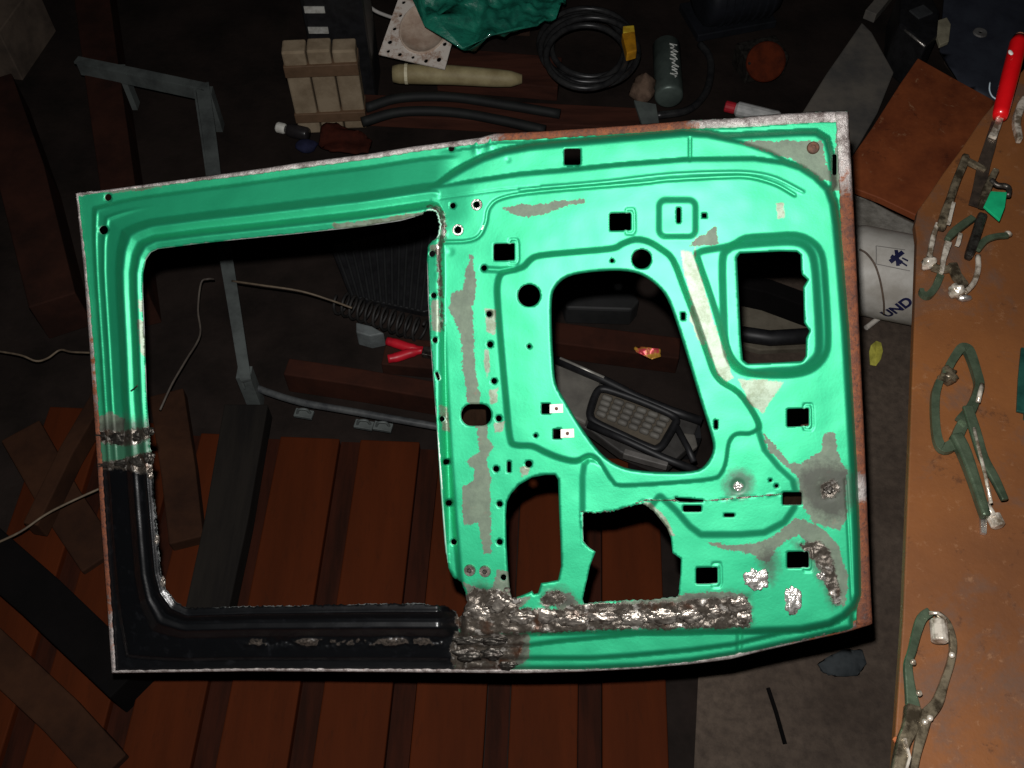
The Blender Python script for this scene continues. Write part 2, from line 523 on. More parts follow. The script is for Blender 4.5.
GROOVES = [  # polyline, half width px, depth mm (negative = ridge)
    ([(p[0], p[1]) for p in crom([(444, 242, 0), (467, 241, 0), (479, 236, 0), (485.6, 223, 0), (489, 208, 0), (502, 198, 0), (540, 191.5, 0), (640, 183, 0), (666, 180, 0), (720, 177, 0), (749, 177, 0), (775, 184, 0), (795, 195, 0)], 5)], 2.4, 2.6),
    ([(p[0], p[1]) for p in crom([(520, 189, 0), (600, 182.5, 0), (666, 175, 0), (720, 172.5, 0), (750, 173, 0), (775, 178, 0), (803, 192, 0)], 5)], 2.4, -1.6),
    ([(440, 198.5), (500, 190), (540, 186)], 1.6, 1.2),
    ([(484, 269), (500, 270), (515, 269)], 4.0, 3.0),
    ([(690, 138), (690, 160)], 2.0, 2.5),
    ([(740, 630), (739, 657)], 4.5, 3.0),
    ([(845.5, 480), (849, 540), (852, 600)], 2.0, 2.2),
    ([(581, 512), (583, 545)], 1.5, -1.0),
]
for (x0, y0, x1, y1, s) in (RECTS[0], RECTS[1], RECTS[2], RECTS[3], RECTS[4]):
    GROOVES.append(([(x1 - 5, y0 - 1.5), (x1 - 4.5, y0 - 4), (x1 + 2.5, y0 - 4.2), (x1 + 3.5, y0), (x1 + 3.8, y1), (x1 + 2.2, y1 + 3), (x1 - 4.5, y1 + 3), (x1 - 5, y1 + 1)], 1.5, 1.8))

# ---- paint-loss and painted-glint masks (pixel polygons)
PRIMER = [
    [(470, 255), (466, 272), (463, 290), (452, 294), (449, 308), (458, 326), (462, 345), (463, 370), (468, 398), (470, 410), (482, 410), (480, 396), (475, 370), (474, 345), (472, 309), (476, 287), (474, 270), (472, 255)],
    [(476, 424), (486, 424), (488, 437), (494, 447), (486, 460), (491, 473), (490, 505), (491, 553), (484, 553), (480, 536), (478, 521), (464, 526), (462, 487), (474, 482), (475, 469), (466, 462), (472, 456), (480, 452)],
    [(503, 208), (512, 214), (530, 217), (545, 214), (560, 207), (584, 203), (584, 199), (560, 201), (545, 204), (520, 205)],
    [(690, 246), (700, 236), (716, 227), (718, 243), (706, 246)],
    [(764, 434), (775, 446), (790, 464), (803, 463), (820, 452), (824, 434), (834, 432), (838, 456), (846, 470), (846, 520), (838, 530), (830, 528), (812, 522), (800, 500), (800, 478), (786, 466), (770, 452)],
    [(702, 541), (730, 546), (760, 543), (780, 532), (796, 518), (812, 524), (825, 530), (838, 545), (848, 580), (846, 606), (838, 606), (828, 590), (818, 570), (810, 546), (800, 534), (788, 540), (776, 548), (768, 562), (760, 560), (748, 552), (728, 550)],
    [(741, 142), (770, 141), (800, 141), (822, 141), (830, 180), (822, 180), (806, 168), (792, 160), (770, 152)],
    [(832, 190), (838, 120), (850, 118), (852, 190)],
    [(470, 596), (462, 582), (478, 588), (492, 590), (498, 570), (510, 572), (512, 598), (530, 598), (520, 608), (506, 616), (470, 622)],
    [(612, 603), (690, 594), (720, 592), (745, 594), (752, 606), (752, 622), (612, 626)],
    [(94, 420), (112, 412), (124, 420), (124, 438), (94, 440)],
    [(455, 634), (530, 634), (528, 660), (505, 672), (455, 672)],
    [(548, 600), (556, 592), (570, 594), (580, 606), (560, 612)],
]
CRUST = [   # burnt and welded metal, lumpy
    [(462, 596), (476, 590), (500, 590), (524, 600), (518, 608), (560, 608), (590, 602), (640, 604), (690, 600), (748, 596), (752, 612), (750, 628), (620, 630), (520, 634), (462, 636), (456, 622)],
    [(455, 632), (500, 632), (525, 636), (520, 655), (512, 668), (456, 672), (450, 650)],
    [(92, 430), (110, 431), (130, 430), (152, 426), (153, 436), (138, 444), (118, 446), (94, 442)],
    [(94, 462), (116, 461), (132, 456), (152, 452), (155, 468), (142, 474), (120, 468), (96, 470)],
    [(820, 484), (832, 480), (840, 488), (834, 498), (822, 498)],
    [(820, 540), (830, 552), (836, 574), (842, 600), (836, 606), (828, 592), (820, 566), (804, 552), (800, 544)],
    [(426, 206), (438, 205), (445, 214), (446, 236), (441, 252), (444, 330), (441, 330), (436, 248), (440, 232), (438, 216)],
    [(540, 600), (546, 592), (558, 590), (566, 598), (560, 606), (546, 608)],
    [(467, 594), (474, 588), (488, 590), (490, 600), (480, 608), (468, 604)],
]
WHITE = [  # pale bare patches; on the bent flanges, flash glints painted into the colour
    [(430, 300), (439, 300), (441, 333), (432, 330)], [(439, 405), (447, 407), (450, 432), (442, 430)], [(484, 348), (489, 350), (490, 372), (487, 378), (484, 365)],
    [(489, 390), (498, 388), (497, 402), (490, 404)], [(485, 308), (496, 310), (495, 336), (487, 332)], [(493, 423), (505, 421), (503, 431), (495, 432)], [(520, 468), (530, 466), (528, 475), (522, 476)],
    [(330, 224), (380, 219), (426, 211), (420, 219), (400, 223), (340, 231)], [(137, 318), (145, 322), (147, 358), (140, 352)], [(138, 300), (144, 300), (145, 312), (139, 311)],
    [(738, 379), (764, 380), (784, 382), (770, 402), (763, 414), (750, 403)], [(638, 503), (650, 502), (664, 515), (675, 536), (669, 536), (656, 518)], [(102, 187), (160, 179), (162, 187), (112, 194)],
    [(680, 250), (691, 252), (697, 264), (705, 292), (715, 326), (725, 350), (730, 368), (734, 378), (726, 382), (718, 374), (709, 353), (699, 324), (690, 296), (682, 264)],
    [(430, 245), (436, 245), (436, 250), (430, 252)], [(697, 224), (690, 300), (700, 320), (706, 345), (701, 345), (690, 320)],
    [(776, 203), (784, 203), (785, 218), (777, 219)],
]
SOOT = [
    [(796, 482), (804, 468), (820, 460), (840, 464), (857, 474), (860, 500), (850, 512), (836, 520), (818, 516), (804, 502)],
    [(722, 486), (728, 472), (742, 468), (754, 476), (754, 490), (742, 500), (728, 500)],
    [(464, 600), (466, 586), (480, 580), (494, 586), (492, 604), (478, 612)],
    [(756, 558), (764, 548), (778, 552), (780, 570), (772, 586), (764, 574)],
    [(790, 540), (806, 542), (824, 560), (834, 586), (842, 606), (832, 608), (818, 580), (804, 556)],
    [(88, 424), (124, 416), (156, 420), (156, 478), (90, 478)],
    [(448, 632), (530, 632), (528, 672), (448, 674)],
    [(540, 604), (544, 588), (562, 586), (580, 600), (570, 612)],
    [(640, 602), (690, 594), (752, 590), (752, 630), (640, 632)],
]
TORN = [[(580, 511), (596, 513), (620, 510), (645, 500), (709, 500.5), (782, 494)]]
BLACK_ZONE = [(90, 466), (118, 464), (135, 462), (152, 458), (170, 458), (170, 590), (200, 600), (452, 600), (462, 612), (458, 640), (452, 690), (80, 690)]

SP = 1.5
def build_door_mesh():
    cons = [dense(OUTLINE, 2.0)] + [dense(h, 1.6) for h in HOLES]
    # ragged cut edges
    def rag(poly, sel, amp):
        return [(x + (random.uniform(-amp, amp) if sel(x, y) else 0), y + (random.uniform(-amp, amp) if sel(x, y) else 0)) for x, y in poly]
    cons[0] = rag(cons[0], lambda x, y: y < 135 and x > 690, 0.9)
    cons[1] = rag(cons[1], lambda x, y: (x > 415 and y < 250) or y > 585 or (y > 430 and x < 170), 0.8)
    cons[5] = rag(cons[5], lambda x, y: y < 516 or y > 590, 0.7)
    pts = []; edg = []
    occ = set()
    q = 0.9
    for c in cons:
        o = len(pts); n = len(c)
        for i, p in enumerate(c):
            pts.append(p); edg.append((o + i, o + (i + 1) % n))
            for k in (0, .5):
                a = c[(i + 1) % n]
                sx, sy = p[0] + (a[0] - p[0]) * k, p[1] + (a[1] - p[1]) * k
                ix, iy = int(sx / q), int(sy / q)
                for dx in (-1, 0, 1):
                    for dy in (-1, 0, 1): occ.add((ix + dx, iy + dy))
    ys = np.arange(108, 676, SP * 0.866)
    gx = []; gy = []
    for k, y in enumerate(ys):
        xs = np.arange(72 + (k % 2) * SP / 2, 874, SP)
        gx.append(xs); gy.append(np.full(xs.shape, y))
    gx = np.concatenate(gx); gy = np.concatenate(gy)
    gx = gx + rng.uniform(-.06, .06, gx.shape); gy = gy + rng.uniform(-.06, .06, gy.shape)
    keep = inside(gx, gy, OUTLINE)
    for h in HOLES[:5]:
        keep &= ~inside(gx, gy, h)
    gx = gx[keep]; gy = gy[keep]
    for x, y in zip(gx.tolist(), gy.tolist()):
        if (int(x / q), int(y / q)) not in occ: pts.append((x, y))
    V, Ed, F = delaunay_2d_cdt([Vector(p) for p in pts], edg, [], 0, 1e-4, False)[:3]
    X = np.array([v.x for v in V]); Y = np.array([v.y for v in V])
    F = np.array([f for f in F], int)
    cx = X[F].mean(1); cy = Y[F].mean(1)
    ok = inside(cx, cy, cons[0])
    for c in cons[1:]:
        ok &= ~inside(cx, cy, c)
    F = F[ok]; cx = cx[ok]; cy = cy[ok]
    # ---------------------------------------- heights (mm)
    dw = seg_dist(X, Y, W_IDEAL, True)
    inw = inside(X, Y, W_IDEAL)
    dw = np.where(inw, 0, dw)
    do = seg_dist(X, Y, OUTLINE, True)
    s = dw / (dw + do + 1e-6)
    prof = np.interp(s, [0, .10, .125, .215, .24, .34, .365, .47, .50, .79, .83, 1], [8, 12, 11, -6, -6, -2.5, -4, -22, -23, -32, -38, -38])
    left = sm((175 - X) / 40) * sm((Y - 205) / 12) * sm((470 - Y) / 12)
    lowbar = np.clip(0.5 + sdist(X, Y, BLACK_ZONE) / 6, 0, 1)
    prof += lowbar * 2.0 * (np.exp(-((s - .12) / .02) ** 2) + np.exp(-((s - .23) / .02) ** 2))
    prof += left * 3.2 * (np.exp(-((s - .66) / .022) ** 2) + np.exp(-((s - .79) / .02) ** 2))
    base = np.full(X.shape, -37.0)
    base = np.where(do > 9, -35.0, base)
    wx = sm((X - 436) / 26)
    h = prof * (1 - wx) + base * wx
    for zone, z, sl in ((M_ZONE, 0, 2.7), (L_ZONE, -8, 2.6), (T_ZONE, -14, 3.0), (F_ZONE, -12, 4.0), (B0, -9, 2.7), (B1, -17, 2.7), (B2, -25, 2.7)):
        sd = sdist(X, Y, zone)
        if zone is M_ZONE: z = -5.0 * sm((475 - X) / 40) * sm((232 - Y) / 24)
        ext = np.minimum(sd, 0)
        ext = np.where(ext < -4, -4 + (ext + 4) * 3.2, ext)
        h = np.maximum(h, z + sl * ext - np.where(sd > 0, 1.2 * np.clip(1 - sd / 2.5, 0, 1) ** 2, 1.2))
    inM = sdist(X, Y, M_ZONE) > 0
    # recess round the big opening, the pocket, the beads
    h += np.maximum(11.0 * sm((sdist(X, Y, R1) + 3) / 6.0), 5.5 * sm((sdist(X, Y, R2) + 1) / 7.0))
    h += 5.5 * sm((sdist(X, Y, rrect(655.5, 196.5, 699, 240, 10, 0, 5))) / 7.0)
    h += 8.0 * sm((sdist(X, Y, PK1) + 0.5) / 7.0)
    h += 9.0 * sm((sdist(X, Y, PK2) + 8) / 9.0)
    for poly, hw, dp in GROOVES:
        d = seg_dist(X, Y, poly)
        h -= dp * sm(1 - d / hw)
    # the channel side pressed between outer wall holes, and rolled lips of openings
    for c, wdt, dp in ((BIG, 3.2, 3.2), (POCK, 2.2, 1.5), (LOWL, 2.0, 1.5)):
        d = seg_dist(X, Y, c, True)
        h -= dp * np.clip(1 - d / wdt, 0, 1) ** 2
    for x, y, r, dp in ((476.7, 204.7, 6, 1.2), (458, 230, 6, 1.2), (480, 596, 12, 6), (508, 160, 4, .8), (738, 486, 9, 4), (828, 490, 14, 3), (450, 252, 6, 1.0)):
        d = np.hypot(X - x, Y - y)
        h -= dp * sm(1 - d / r)
    # bumps in the hem at the top
    for x, y in ((476, 146), (490, 142)):
        h += 3 * np.exp(-(((X - x) / 3.5) ** 2 + ((Y - y) / 8) ** 2))
    # gentle unevenness of the old pressing
    wob = np.array([mnoise.noise(Vector((x * .016, y * .016, 3.3))) + .35 * mnoise.noise(Vector((x * .05, y * .05, 8.1))) for x, y in zip(X.tolist(), Y.tolist())])
    h += 1.3 * wob
    # ---------------------------------------- masks
    def mask(polys, soft):
        m = np.zeros(X.shape)
        for p in polys:
            p = dense(p, 4)
            lo = np.array(p).min(0) - 8; hi = np.array(p).max(0) + 8
            sel = np.where((X > lo[0]) & (X < hi[0]) & (Y > lo[1]) & (Y < hi[1]))[0]
            if len(sel) == 0: continue
            m[sel] = np.maximum(m[sel], np.clip(0.5 + sdist(X[sel], Y[sel], p) / (2 * soft), 0, 1))
        return m
    primer = mask(PRIMER, 4.0)
    crust = mask(CRUST, 5.0)
    soot = mask(SOOT, 9.0)
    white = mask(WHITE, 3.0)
    torn = np.clip(1 - seg_dist(X, Y, TORN[0]) / 2.0, 0, 1)
    cut = np.clip(1 - seg_dist(X, Y, W_CUT, True) / 1.8, 0, 1)
    crust = np.maximum(crust, torn * .8)
    sel = np.where(crust > .3)[0]
    for i in sel.tolist():
        v = Vector((X[i] * .16, Y[i] * .16, 0))
        h[i] += crust[i] * (2.4 * mnoise.noise(v * .6) + .9 * mnoise.noise(v * 1.9 + Vector((5, 5, 5))) + .5 * mnoise.noise(v * 5))
    black = np.clip(0.5 + sdist(X, Y, BLACK_ZONE) / 6, 0, 1)
    # lumpy filler along the black lower rail
    fil = np.exp(-((Y - 642) / 5) ** 2) * sm((X - 235) / 20) * sm((455 - X) / 20)
    sel = np.where(fil > .05)[0]
    fill_m = np.zeros(X.shape)
    for i in sel.tolist():
        q2 = mnoise.noise(Vector((X[i] * .06, Y[i] * .11, 2))) + .5 * mnoise.noise(Vector((X[i] * .3, Y[i] * .3, 2)))
        h[i] += fil[i] * 5 * q2
        fill_m[i] = fil[i] * max(0, min(1, .6 + 1.3 * q2))
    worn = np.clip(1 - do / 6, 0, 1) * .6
    co = P_np(X, Y, h)
    return X, Y, co, F, cx, cy, dict(primer=primer, soot=soot, white=white, crust=crust, black=black, cutedge=np.maximum(cut, 0), filler=fill_m, worn=worn)

def door_mat():
    k = N('green_door_paint')
    at = {n: k.attr(n) for n in ('primer', 'soot', 'white', 'crust', 'black', 'cutedge', 'filler', 'worn')}
    n1 = k.noise(55, 8, 0.75)
    n2 = k.noise(16, 5, 0.6)
    n3 = k.noise(220, 6, 0.7)
    jag = k.math('ADD', k.math('MULTIPLY', k.math('SUBTRACT', n1, 0.5), 1.5), k.math('MULTIPLY', k.math('SUBTRACT', n3, 0.5), 0.5))
    def crisp(a, lo=.46, hi=.54, amt=1.0):
        # no speckle where the mask is nil
        gate = k.ramp(a, 0.02, 0.25)
        return k.math('MULTIPLY', k.ramp(k.math('ADD', a, k.math('MULTIPLY', jag, amt)), lo, hi), gate)
    prim = crisp(at['primer'], .44, .5, .9)
    crus = crisp(at['crust'], .40, .60, .8)
    blk = k.ramp(k.math('ADD', at['black'], k.math('MULTIPLY', jag, .6)), .45, .55)
    filr = crisp(at['filler'], .5, .62, .7)
    green = k.mix(k.ramp(n2, .3, .7), rgb(46, 194, 140), rgb(40, 184, 132))
    # small chips and grime in the paint
    chips = k.ramp(k.noise(120, 8, .8), .70, .735)
    green = k.mix(k.math('MULTIPLY', chips, .55), green, rgb(96, 120, 104))
    grey = k.mix(k.ramp(n1, .35, .65), rgb(118, 134, 114), rgb(98, 112, 96))
    grey = k.mix(k.ramp(k.noise(40, 6, .7), .62, .75), grey, rgb(134, 110, 94))
    col = k.mix(prim, green, grey)
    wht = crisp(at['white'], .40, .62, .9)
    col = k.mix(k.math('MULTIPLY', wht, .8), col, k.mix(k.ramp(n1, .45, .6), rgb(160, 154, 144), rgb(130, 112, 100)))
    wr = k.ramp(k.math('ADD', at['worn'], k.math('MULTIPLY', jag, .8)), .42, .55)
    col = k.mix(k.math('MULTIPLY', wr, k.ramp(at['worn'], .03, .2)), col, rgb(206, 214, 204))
    so = k.math('MULTIPLY', k.ramp(k.math('ADD', at['soot'], k.math('MULTIPLY', jag, .6)), .3, .9), k.ramp(at['soot'], .02, .3))
    col = k.mix(k.math('MULTIPLY', so, .75), col, rgb(58, 54, 50))
    blackc = k.mix(k.ramp(n1, .55, .75), rgb(11, 12, 14), rgb(30, 31, 34))
    col = k.mix(blk, col, blackc)
    col = k.mix(filr, col, k.mix(k.ramp(n3, .4, .6), rgb(82, 74, 67), rgb(40, 37, 34)))
    cr = k.mix(k.ramp(n3, .28, .74), rgb(112, 104, 94), rgb(62, 55, 49))
    cr = k.mix(k.ramp(k.noise(70, 5, .6), .56, .66), cr, rgb(196, 190, 182))
    cr = k.mix(k.ramp(k.noise(26, 5, .6), .56, .7), cr, rgb(88, 56, 38))
    col = k.mix(crus, col, cr)
    ce = k.ramp(k.math('ADD', at['cutedge'], k.math('MULTIPLY', jag, .7)), .55, .75)
    ce = k.math('MULTIPLY', ce, k.ramp(k.noise(18, 3, .5), .45, .55))
    ce = k.math('MULTIPLY', ce, k.fmix(blk, 1.0, .18))
    ce = k.math('MULTIPLY', ce, k.fmix(crus, 1.0, .2))
    col = k.mix(ce, col, rgb(232, 238, 234))
    k.set('Base Color', col)
    met = k.fmix(k.math('MAXIMUM', prim, so), .68, .15)
    met = k.fmix(blk, met, 0.0)
    met = k.fmix(crus, met, .55)
    k.set('Metallic', met)
    r = k.fmix(prim, .56, .6)
    r = k.fmix(blk, r, .24)
    r = k.fmix(crus, r, .30)
    k.set('Roughness', r)
    k.set('Coat Weight', k.fmix(k.math('MAXIMUM', prim, crus), .45, 0.0))
    k.b.inputs['Coat Roughness'].default_value = .40
    hgt = k.math('ADD', k.math('MULTIPLY', n3, k.fmix(crus, .10, .2)), k.math('MULTIPLY', n1, k.fmix(crus, .08, .35)))
    k.bump(hgt, .5, .0035)
    return k.m
M_DOOR = door_mat()
M_RIM = pm('pale_sheet_edge', (190, 240, 215), (120, 200, 165), 60, .5, .2)

def rust_mat():
    k = N('rusty_hem')
    a = k.attr('silver')
    n1 = k.noise(60, 8, .75); n2 = k.noise(250, 6, .7)
    rust = k.mix(k.ramp(n1, .35, .65), rgb(150, 84, 50), rgb(92, 58, 48))
    rust = k.mix(k.ramp(n2, .5, .68), rust, rgb(70, 50, 46))
    sil = k.mix(k.ramp(n1, .38, .62), rgb(214, 206, 202), rgb(120, 108, 104))
    f = k.ramp(k.math('ADD', a, k.math('MULTIPLY', k.math('SUBTRACT', n1, .5), 1.6)), .4, .6)
    k.set('Base Color', k.mix(f, rust, sil))
    k.set('Metallic', k.fmix(f, .1, .45)); k.set('Roughness', k.fmix(f, .75, .45))
    k.bump(k.math('ADD', n1, n2), .6, .003)
    return k.m
M_HEM = rust_mat()

DX, DY, DCO, DF, DCX, DCY, DM = build_door_mesh()
zlow = float(DCO[:, 2].min())
lowpt = P(600, 671, -39)
door = thing('truck_door', (lowpt.x, lowpt.y, zlow), 'bare green pressed-steel vehicle door shell with cut-outs, welded black lower window corner and rusty hem', 'vehicle door')
DOFF = np.array(ROOT[door])

def door_part(name, sel, label=None):
    f = DF[sel]
    used, inv = np.unique(f, return_inverse=True)
    f = inv.reshape(f.shape)
    co = DCO[used] - DOFF
    # face the camera
    a = co[f[0][1]] - co[f[0][0]]; b = co[f[0][2]] - co[f[0][0]]
    if np.dot(np.cross(a, b), FX) > 0: f = f[:, ::-1]
    me = bpy.data.meshes.new(name)
    me.vertices.add(len(co)); me.vertices.foreach_set('co', co.astype(np.float32).ravel())
    me.loops.add(f.size); me.loops.foreach_set('vertex_index', f.ravel().astype(np.int32))
    me.polygons.add(len(f)); me.polygons.foreach_set('loop_start', np.arange(0, f.size, 3, dtype=np.int32))
    me.update(calc_edges=True)
    me.polygons.foreach_set('use_smooth', [True] * len(f))
    for k, v in DM.items():
        at = me.attributes.new(k, 'FLOAT', 'POINT')
        at.data.foreach_set('value', v[used].astype(np.float32))
    me.validate()
    me.materials.append(M_DOOR); me.materials.append(M_RIM)
    o = bpy.data.objects.new(name, me); COL.objects.link(o)
    o.parent = door; ROOT[o] = Vector(DOFF)
    if label: o['label'] = label
    return o
isblk = inside(DCX, DCY, BLACK_ZONE)
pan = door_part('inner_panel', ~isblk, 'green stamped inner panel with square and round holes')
sol = pan.modifiers.new('sheet', 'SOLIDIFY'); sol.thickness = .0028; sol.offset = -1; sol.material_offset_rim = 1
fr = door_part('window_frame_corner', isblk, 'black painted replacement corner of the window frame')
sol = fr.modifiers.new('sheet', 'SOLIDIFY'); sol.thickness = .0022; sol.offset = -1

def hem(path, width, side, silver, h=-37.0, rag=0.5, label=None):
    """ribbon along one outer edge; width px (callable of t), side = inward normal sign"""
    pts = dense(path, 3.0, False)
    n = len(pts); vs = []; sil = []
    for i, (x, y) in enumerate(pts):
        a = pts[max(0, i - 1)]; b = pts[min(n - 1, i + 1)]
        L = math.hypot(b[0] - a[0], b[1] - a[1])
        nx, ny = -(b[1] - a[1]) / L * side, (b[0] - a[0]) / L * side
        t = i / (n - 1)
        w = width(t) + random.uniform(-rag, rag)
        for k, (f, dh) in enumerate(((-.12, -1.5), (0.0, 1.0), (.12, 2.6), (.6, 2.8), (.92, 2.4), (1.0, .6))):
            vs.append(P(x + nx * w * f, y + ny * w * f, h + dh + random.uniform(-.3, .3)))
            sil.append(silver(t))
    K = 6
    fs = []
    for i in range(n - 1):
        for k in range(K - 1):
            q = (i * K + k, i * K + k + 1, (i + 1) * K + k + 1, (i + 1) * K + k)
            fs.append(q if side < 0 else q[::-1])
    mb = MB(); mb.add(vs, fs)
    o = mb.build('hem_flange', M_HEM, door, smooth=True)
    at = o.data.attributes.new('silver', 'FLOAT', 'POINT')
    at.data.foreach_set('value', sil)
    sl = o.modifiers.new('fold', 'SOLIDIFY'); sl.thickness = .003; sl.offset = 1
    if label: o['label'] = label
    return o
hem(E_TOP, lambda t: np.interp(t, [0, .05, .3, .5, .55, .8, .88, 1], [1.2, 2.5, 5.5, 5.5, 7, 8, 10, 11]), 1, lambda t: float(np.interp(t, [0, .52, .56, .78, .82, 1], [.8, .8, .35, .1, .8, .9])), label='top hem, silver then rusted, torn at the corner')
hem(E_RIGHT, lambda t: np.interp(t, [0, .1, .25, .9, 1], [12, 12, 13, 11, 15]), 1, lambda t: float(np.interp(t, [0, .12, .2, .68, .74, .8, 1], [.9, .7, .1, .0, .8, .05, .2])), h=-35, label='right hem, thick with orange-brown rust')
hem(E_BOT, lambda t: np.interp(t, [0, .1, .2, .5, .55, 1], [9, 7, 5, 4, 3.5, 2.5]), 1, lambda t: float(np.interp(t, [0, .08, .12, 1], [.3, .4, .7, .75])), label='bottom hem, narrow and silvery')
hem(E_LEFT, lambda t: np.interp(t, [0, .2, .4, .6, 1], [4, 4.5, 5, 4.5, 2]), 1, lambda t: float(np.interp(t, [0, .1, .2, .5, .6, 1], [.7, .6, .15, .2, .5, .75])), label='left hem, brown and speckled')

# ---- small door parts
M_STEEL = pm('bright_steel', (225, 222, 216), (150, 142, 134), 60, .32, .85, .25, 200)
M_WELD = pm('weld_metal', (168, 160, 150), (78, 68, 60), 60, .28, .7, .35, 110, .4, .65)
M_DKSTEEL = pm('dark_steel', (96, 92, 86), (52, 46, 42), 70, .4, .8, .3, 120)
M_RUSTB = pm('rust_bolt', (120, 84, 66), (70, 52, 46), 80, .7, .3, .3, 160)
NRM = -FOOT

def ground_h(x, y):
    i = int(np.argmin((DX - x) ** 2 + (DY - y) ** 2))
    p = DCO[i]
    return float((DP - np.dot(p - np.array(CAM), FX)) * 1000)

PX = DP / 1024  # metres per px on the door (approx.)
def ring_part(name, x, y, ro, ri, mat, th=.0025, label=None, kind='washer'):
    h = ground_h(x + ro * .8, y)
    c = P(x, y, h)
    prof = [(ri * PX, -.001), (ri * PX, th), (ro * PX * .9, th), (ro * PX, th * .4), (ro * PX, -.001)]
    mb = MB()
    seg = 20
    axis = NRM
    u = axis.cross(Vector((0, 0, 1))).normalized(); w = axis.cross(u)
    for r, a in prof:
        for k in range(seg):
            an = 2 * math.pi * k / seg
            mb.v.append(c + axis * a + (u * math.cos(an) + w * math.sin(an)) * r)
    for i in range(len(prof) - 1):
        for k in range(seg):
            mb.f.append((i * seg + k, i * seg + (k + 1) % seg, (i + 1) * seg + (k + 1) % seg, (i + 1) * seg + k))
    o = mb.build(name, mat, door, smooth=False)
    if label: o['label'] = label
    return o
for x, y, ro, ri in ((476.7, 204.7, 6.0, 3.6), (458, 230, 6.0, 3.9), (481, 227, 3.2, 1.2)):
    ring_part('washer', x, y, ro, ri, M_STEEL, .0012, 'bare metal ring round a bolt hole')
for x, y in ((470, 570), (485.3, 571)):
    ring_part('nut', x, y, 6.2, 2.4, M_WELD, .005, 'welded nut with grey rim')
    h = ground_h(x, y)
    MB().lathe([(2.2 * PX, -.002), (2.2 * PX, .004), (1.6 * PX, .005)], P(x, y, h), NRM, 12).build('bolt', M_DKSTEEL, door)
ring_part('nut', 507, 590, 3.6, 1.5, M_WELD, .003, 'small welded nut')
h = ground_h(813, 148)
MB().lathe([(6 * PX, -.003), (6 * PX, .002), (5 * PX, .0045), (2.4 * PX, .005), (2.2 * PX, .003), (.2 * PX, .003)], P(813, 148, h), NRM, 18).build('bolt', M_RUSTB, door)['label'] = 'round rusty bolt head in the primed corner'
# spring clips beside the two square slots
M_CLIP = pm('clip_zinc', (236, 228, 220), (190, 182, 172), 50, .45, .3)
for x0, y0, x1, y1 in ((549.5, 404, 563, 413.2), (560.5, 428.8, 574, 438)):
    hh = ground_h((x0 + x1) / 2, (y0 + y1) / 2)
    mb = MB().prism([P(x0, y0 + .4, hh + 1.6), P(x1, y0 - .4, hh + 1.6), P(x1 + .4, y1 - .4, hh + 1.6), P(x0, y1 + .2, hh + 1.6)], .0022, FOOT)
    cl = mb.build('spring_clip', M_CLIP, door, bevel=.0005)
    cl['label'] = 'pale zinc clip plate beside a square slot'
    mb = MB().lathe([(1.8 * PX, -.001), (1.8 * PX, .0014), (1.0 * PX, .0018)], P(x0 + 7, (y0 + y1) / 2, hh + 1.6), NRM, 10)
    mb.build('rivet', M_RUSTB, cl)
# lumpy welds
def blob(x, y, rx, ry, th, seed, mat=None, label=None, amp=.55):
    h = ground_h(x, y)
    c = P(x, y, h)
    ux = (P(x + 1, y, h) - P(x - 1, y, h)) / 2; uy = (P(x, y + 1, h) - P(x, y - 1, h)) / 2
    bm = bmesh.new(); bmesh.ops.create_icosphere(bm, subdivisions=4, radius=1)
    vs = []
    for v in bm.verts:
        k = 1 + amp * (mnoise.noise(v.co * 1.7 + Vector((seed, seed * 2, 0))) + .5 * mnoise.noise(v.co * 4 + Vector((seed, 0, 3))))
        vs.append(c + ux * (v.co.x * rx * k) + uy * (v.co.y * ry * k) + NRM * (v.co.z * th * .001 * k))
    bm.verts.index_update()
    mb = MB().add(vs, [tuple(v.index for v in f.verts) for f in bm.faces]); bm.free()
    o = mb.build('weld_bead', mat or M_WELD, door, smooth=True)
    if label: o['label'] = label
    return o
M_DROP = pm('bright_weld_drop', (220, 216, 210), (120, 112, 104), 70, .24, .6, .6, 120, .45, .65)
blob(756, 579, 12, 10, 3.5, 1, M_DROP, label='bright lump of weld near the lower edge')
blob(793, 601, 8, 13, 3.5, 2, M_DROP, label='elongated bright weld spatter')
blob(820.6, 576, 4.5, 3.6, 3, 3, M_DROP, label='small shiny weld drop')
blob(738, 486, 5.0, 5.0, 5, 4, M_DROP, 'burnt screw stub', .35)
blob(829, 490, 6, 4, 3, 5, M_DKSTEEL)
for i, (x, y, rx, ry) in enumerate(((478, 612, 12, 7), (498, 604, 10, 8), (520, 618, 12, 5), (545, 616, 12, 7), (572, 620, 14, 5), (602, 618, 14, 6), (634, 620, 13, 6), (662, 617, 14, 7), (690, 616, 13, 6), (716, 612, 13, 6), (738, 604, 9, 7), (744, 618, 7, 6))):
    blob(x, y, rx, ry, 1.7, 10 + i)
for i, (x, y, rx, ry) in enumerate(((104, 436, 9, 3.5), (120, 438, 9, 5.5), (136, 436, 7, 5), (148, 431, 5, 4), (106, 465, 9, 3), (124, 463, 8, 3.5), (138, 462, 7, 5), (149, 458, 5, 6), (150, 474, 3, 6), (157, 540, 2, 5), (163, 582, 2, 5))):
    blob(x, y, rx, ry, 3.5, 30 + i, M_DKSTEEL if i not in (8, 9, 10) else M_WELD)
for i, (x, y, rx, ry) in enumerate(((470, 640, 14, 4), (495, 640, 12, 4), (468, 655, 12, 6), (492, 654, 10, 6), (508, 665, 9, 4))):
    blob(x, y, rx, ry, 3.5, 50 + i, M_DKSTEEL)
# wire tie through the frame by the window edge
mb = MB().tube(crom([P(131, 391, -2), P(136, 387, 3), P(141, 382, 0), P(146, 378, -20)], 4), .0012, 6)
mb.build('tie_wire', M_DKSTEEL, door)

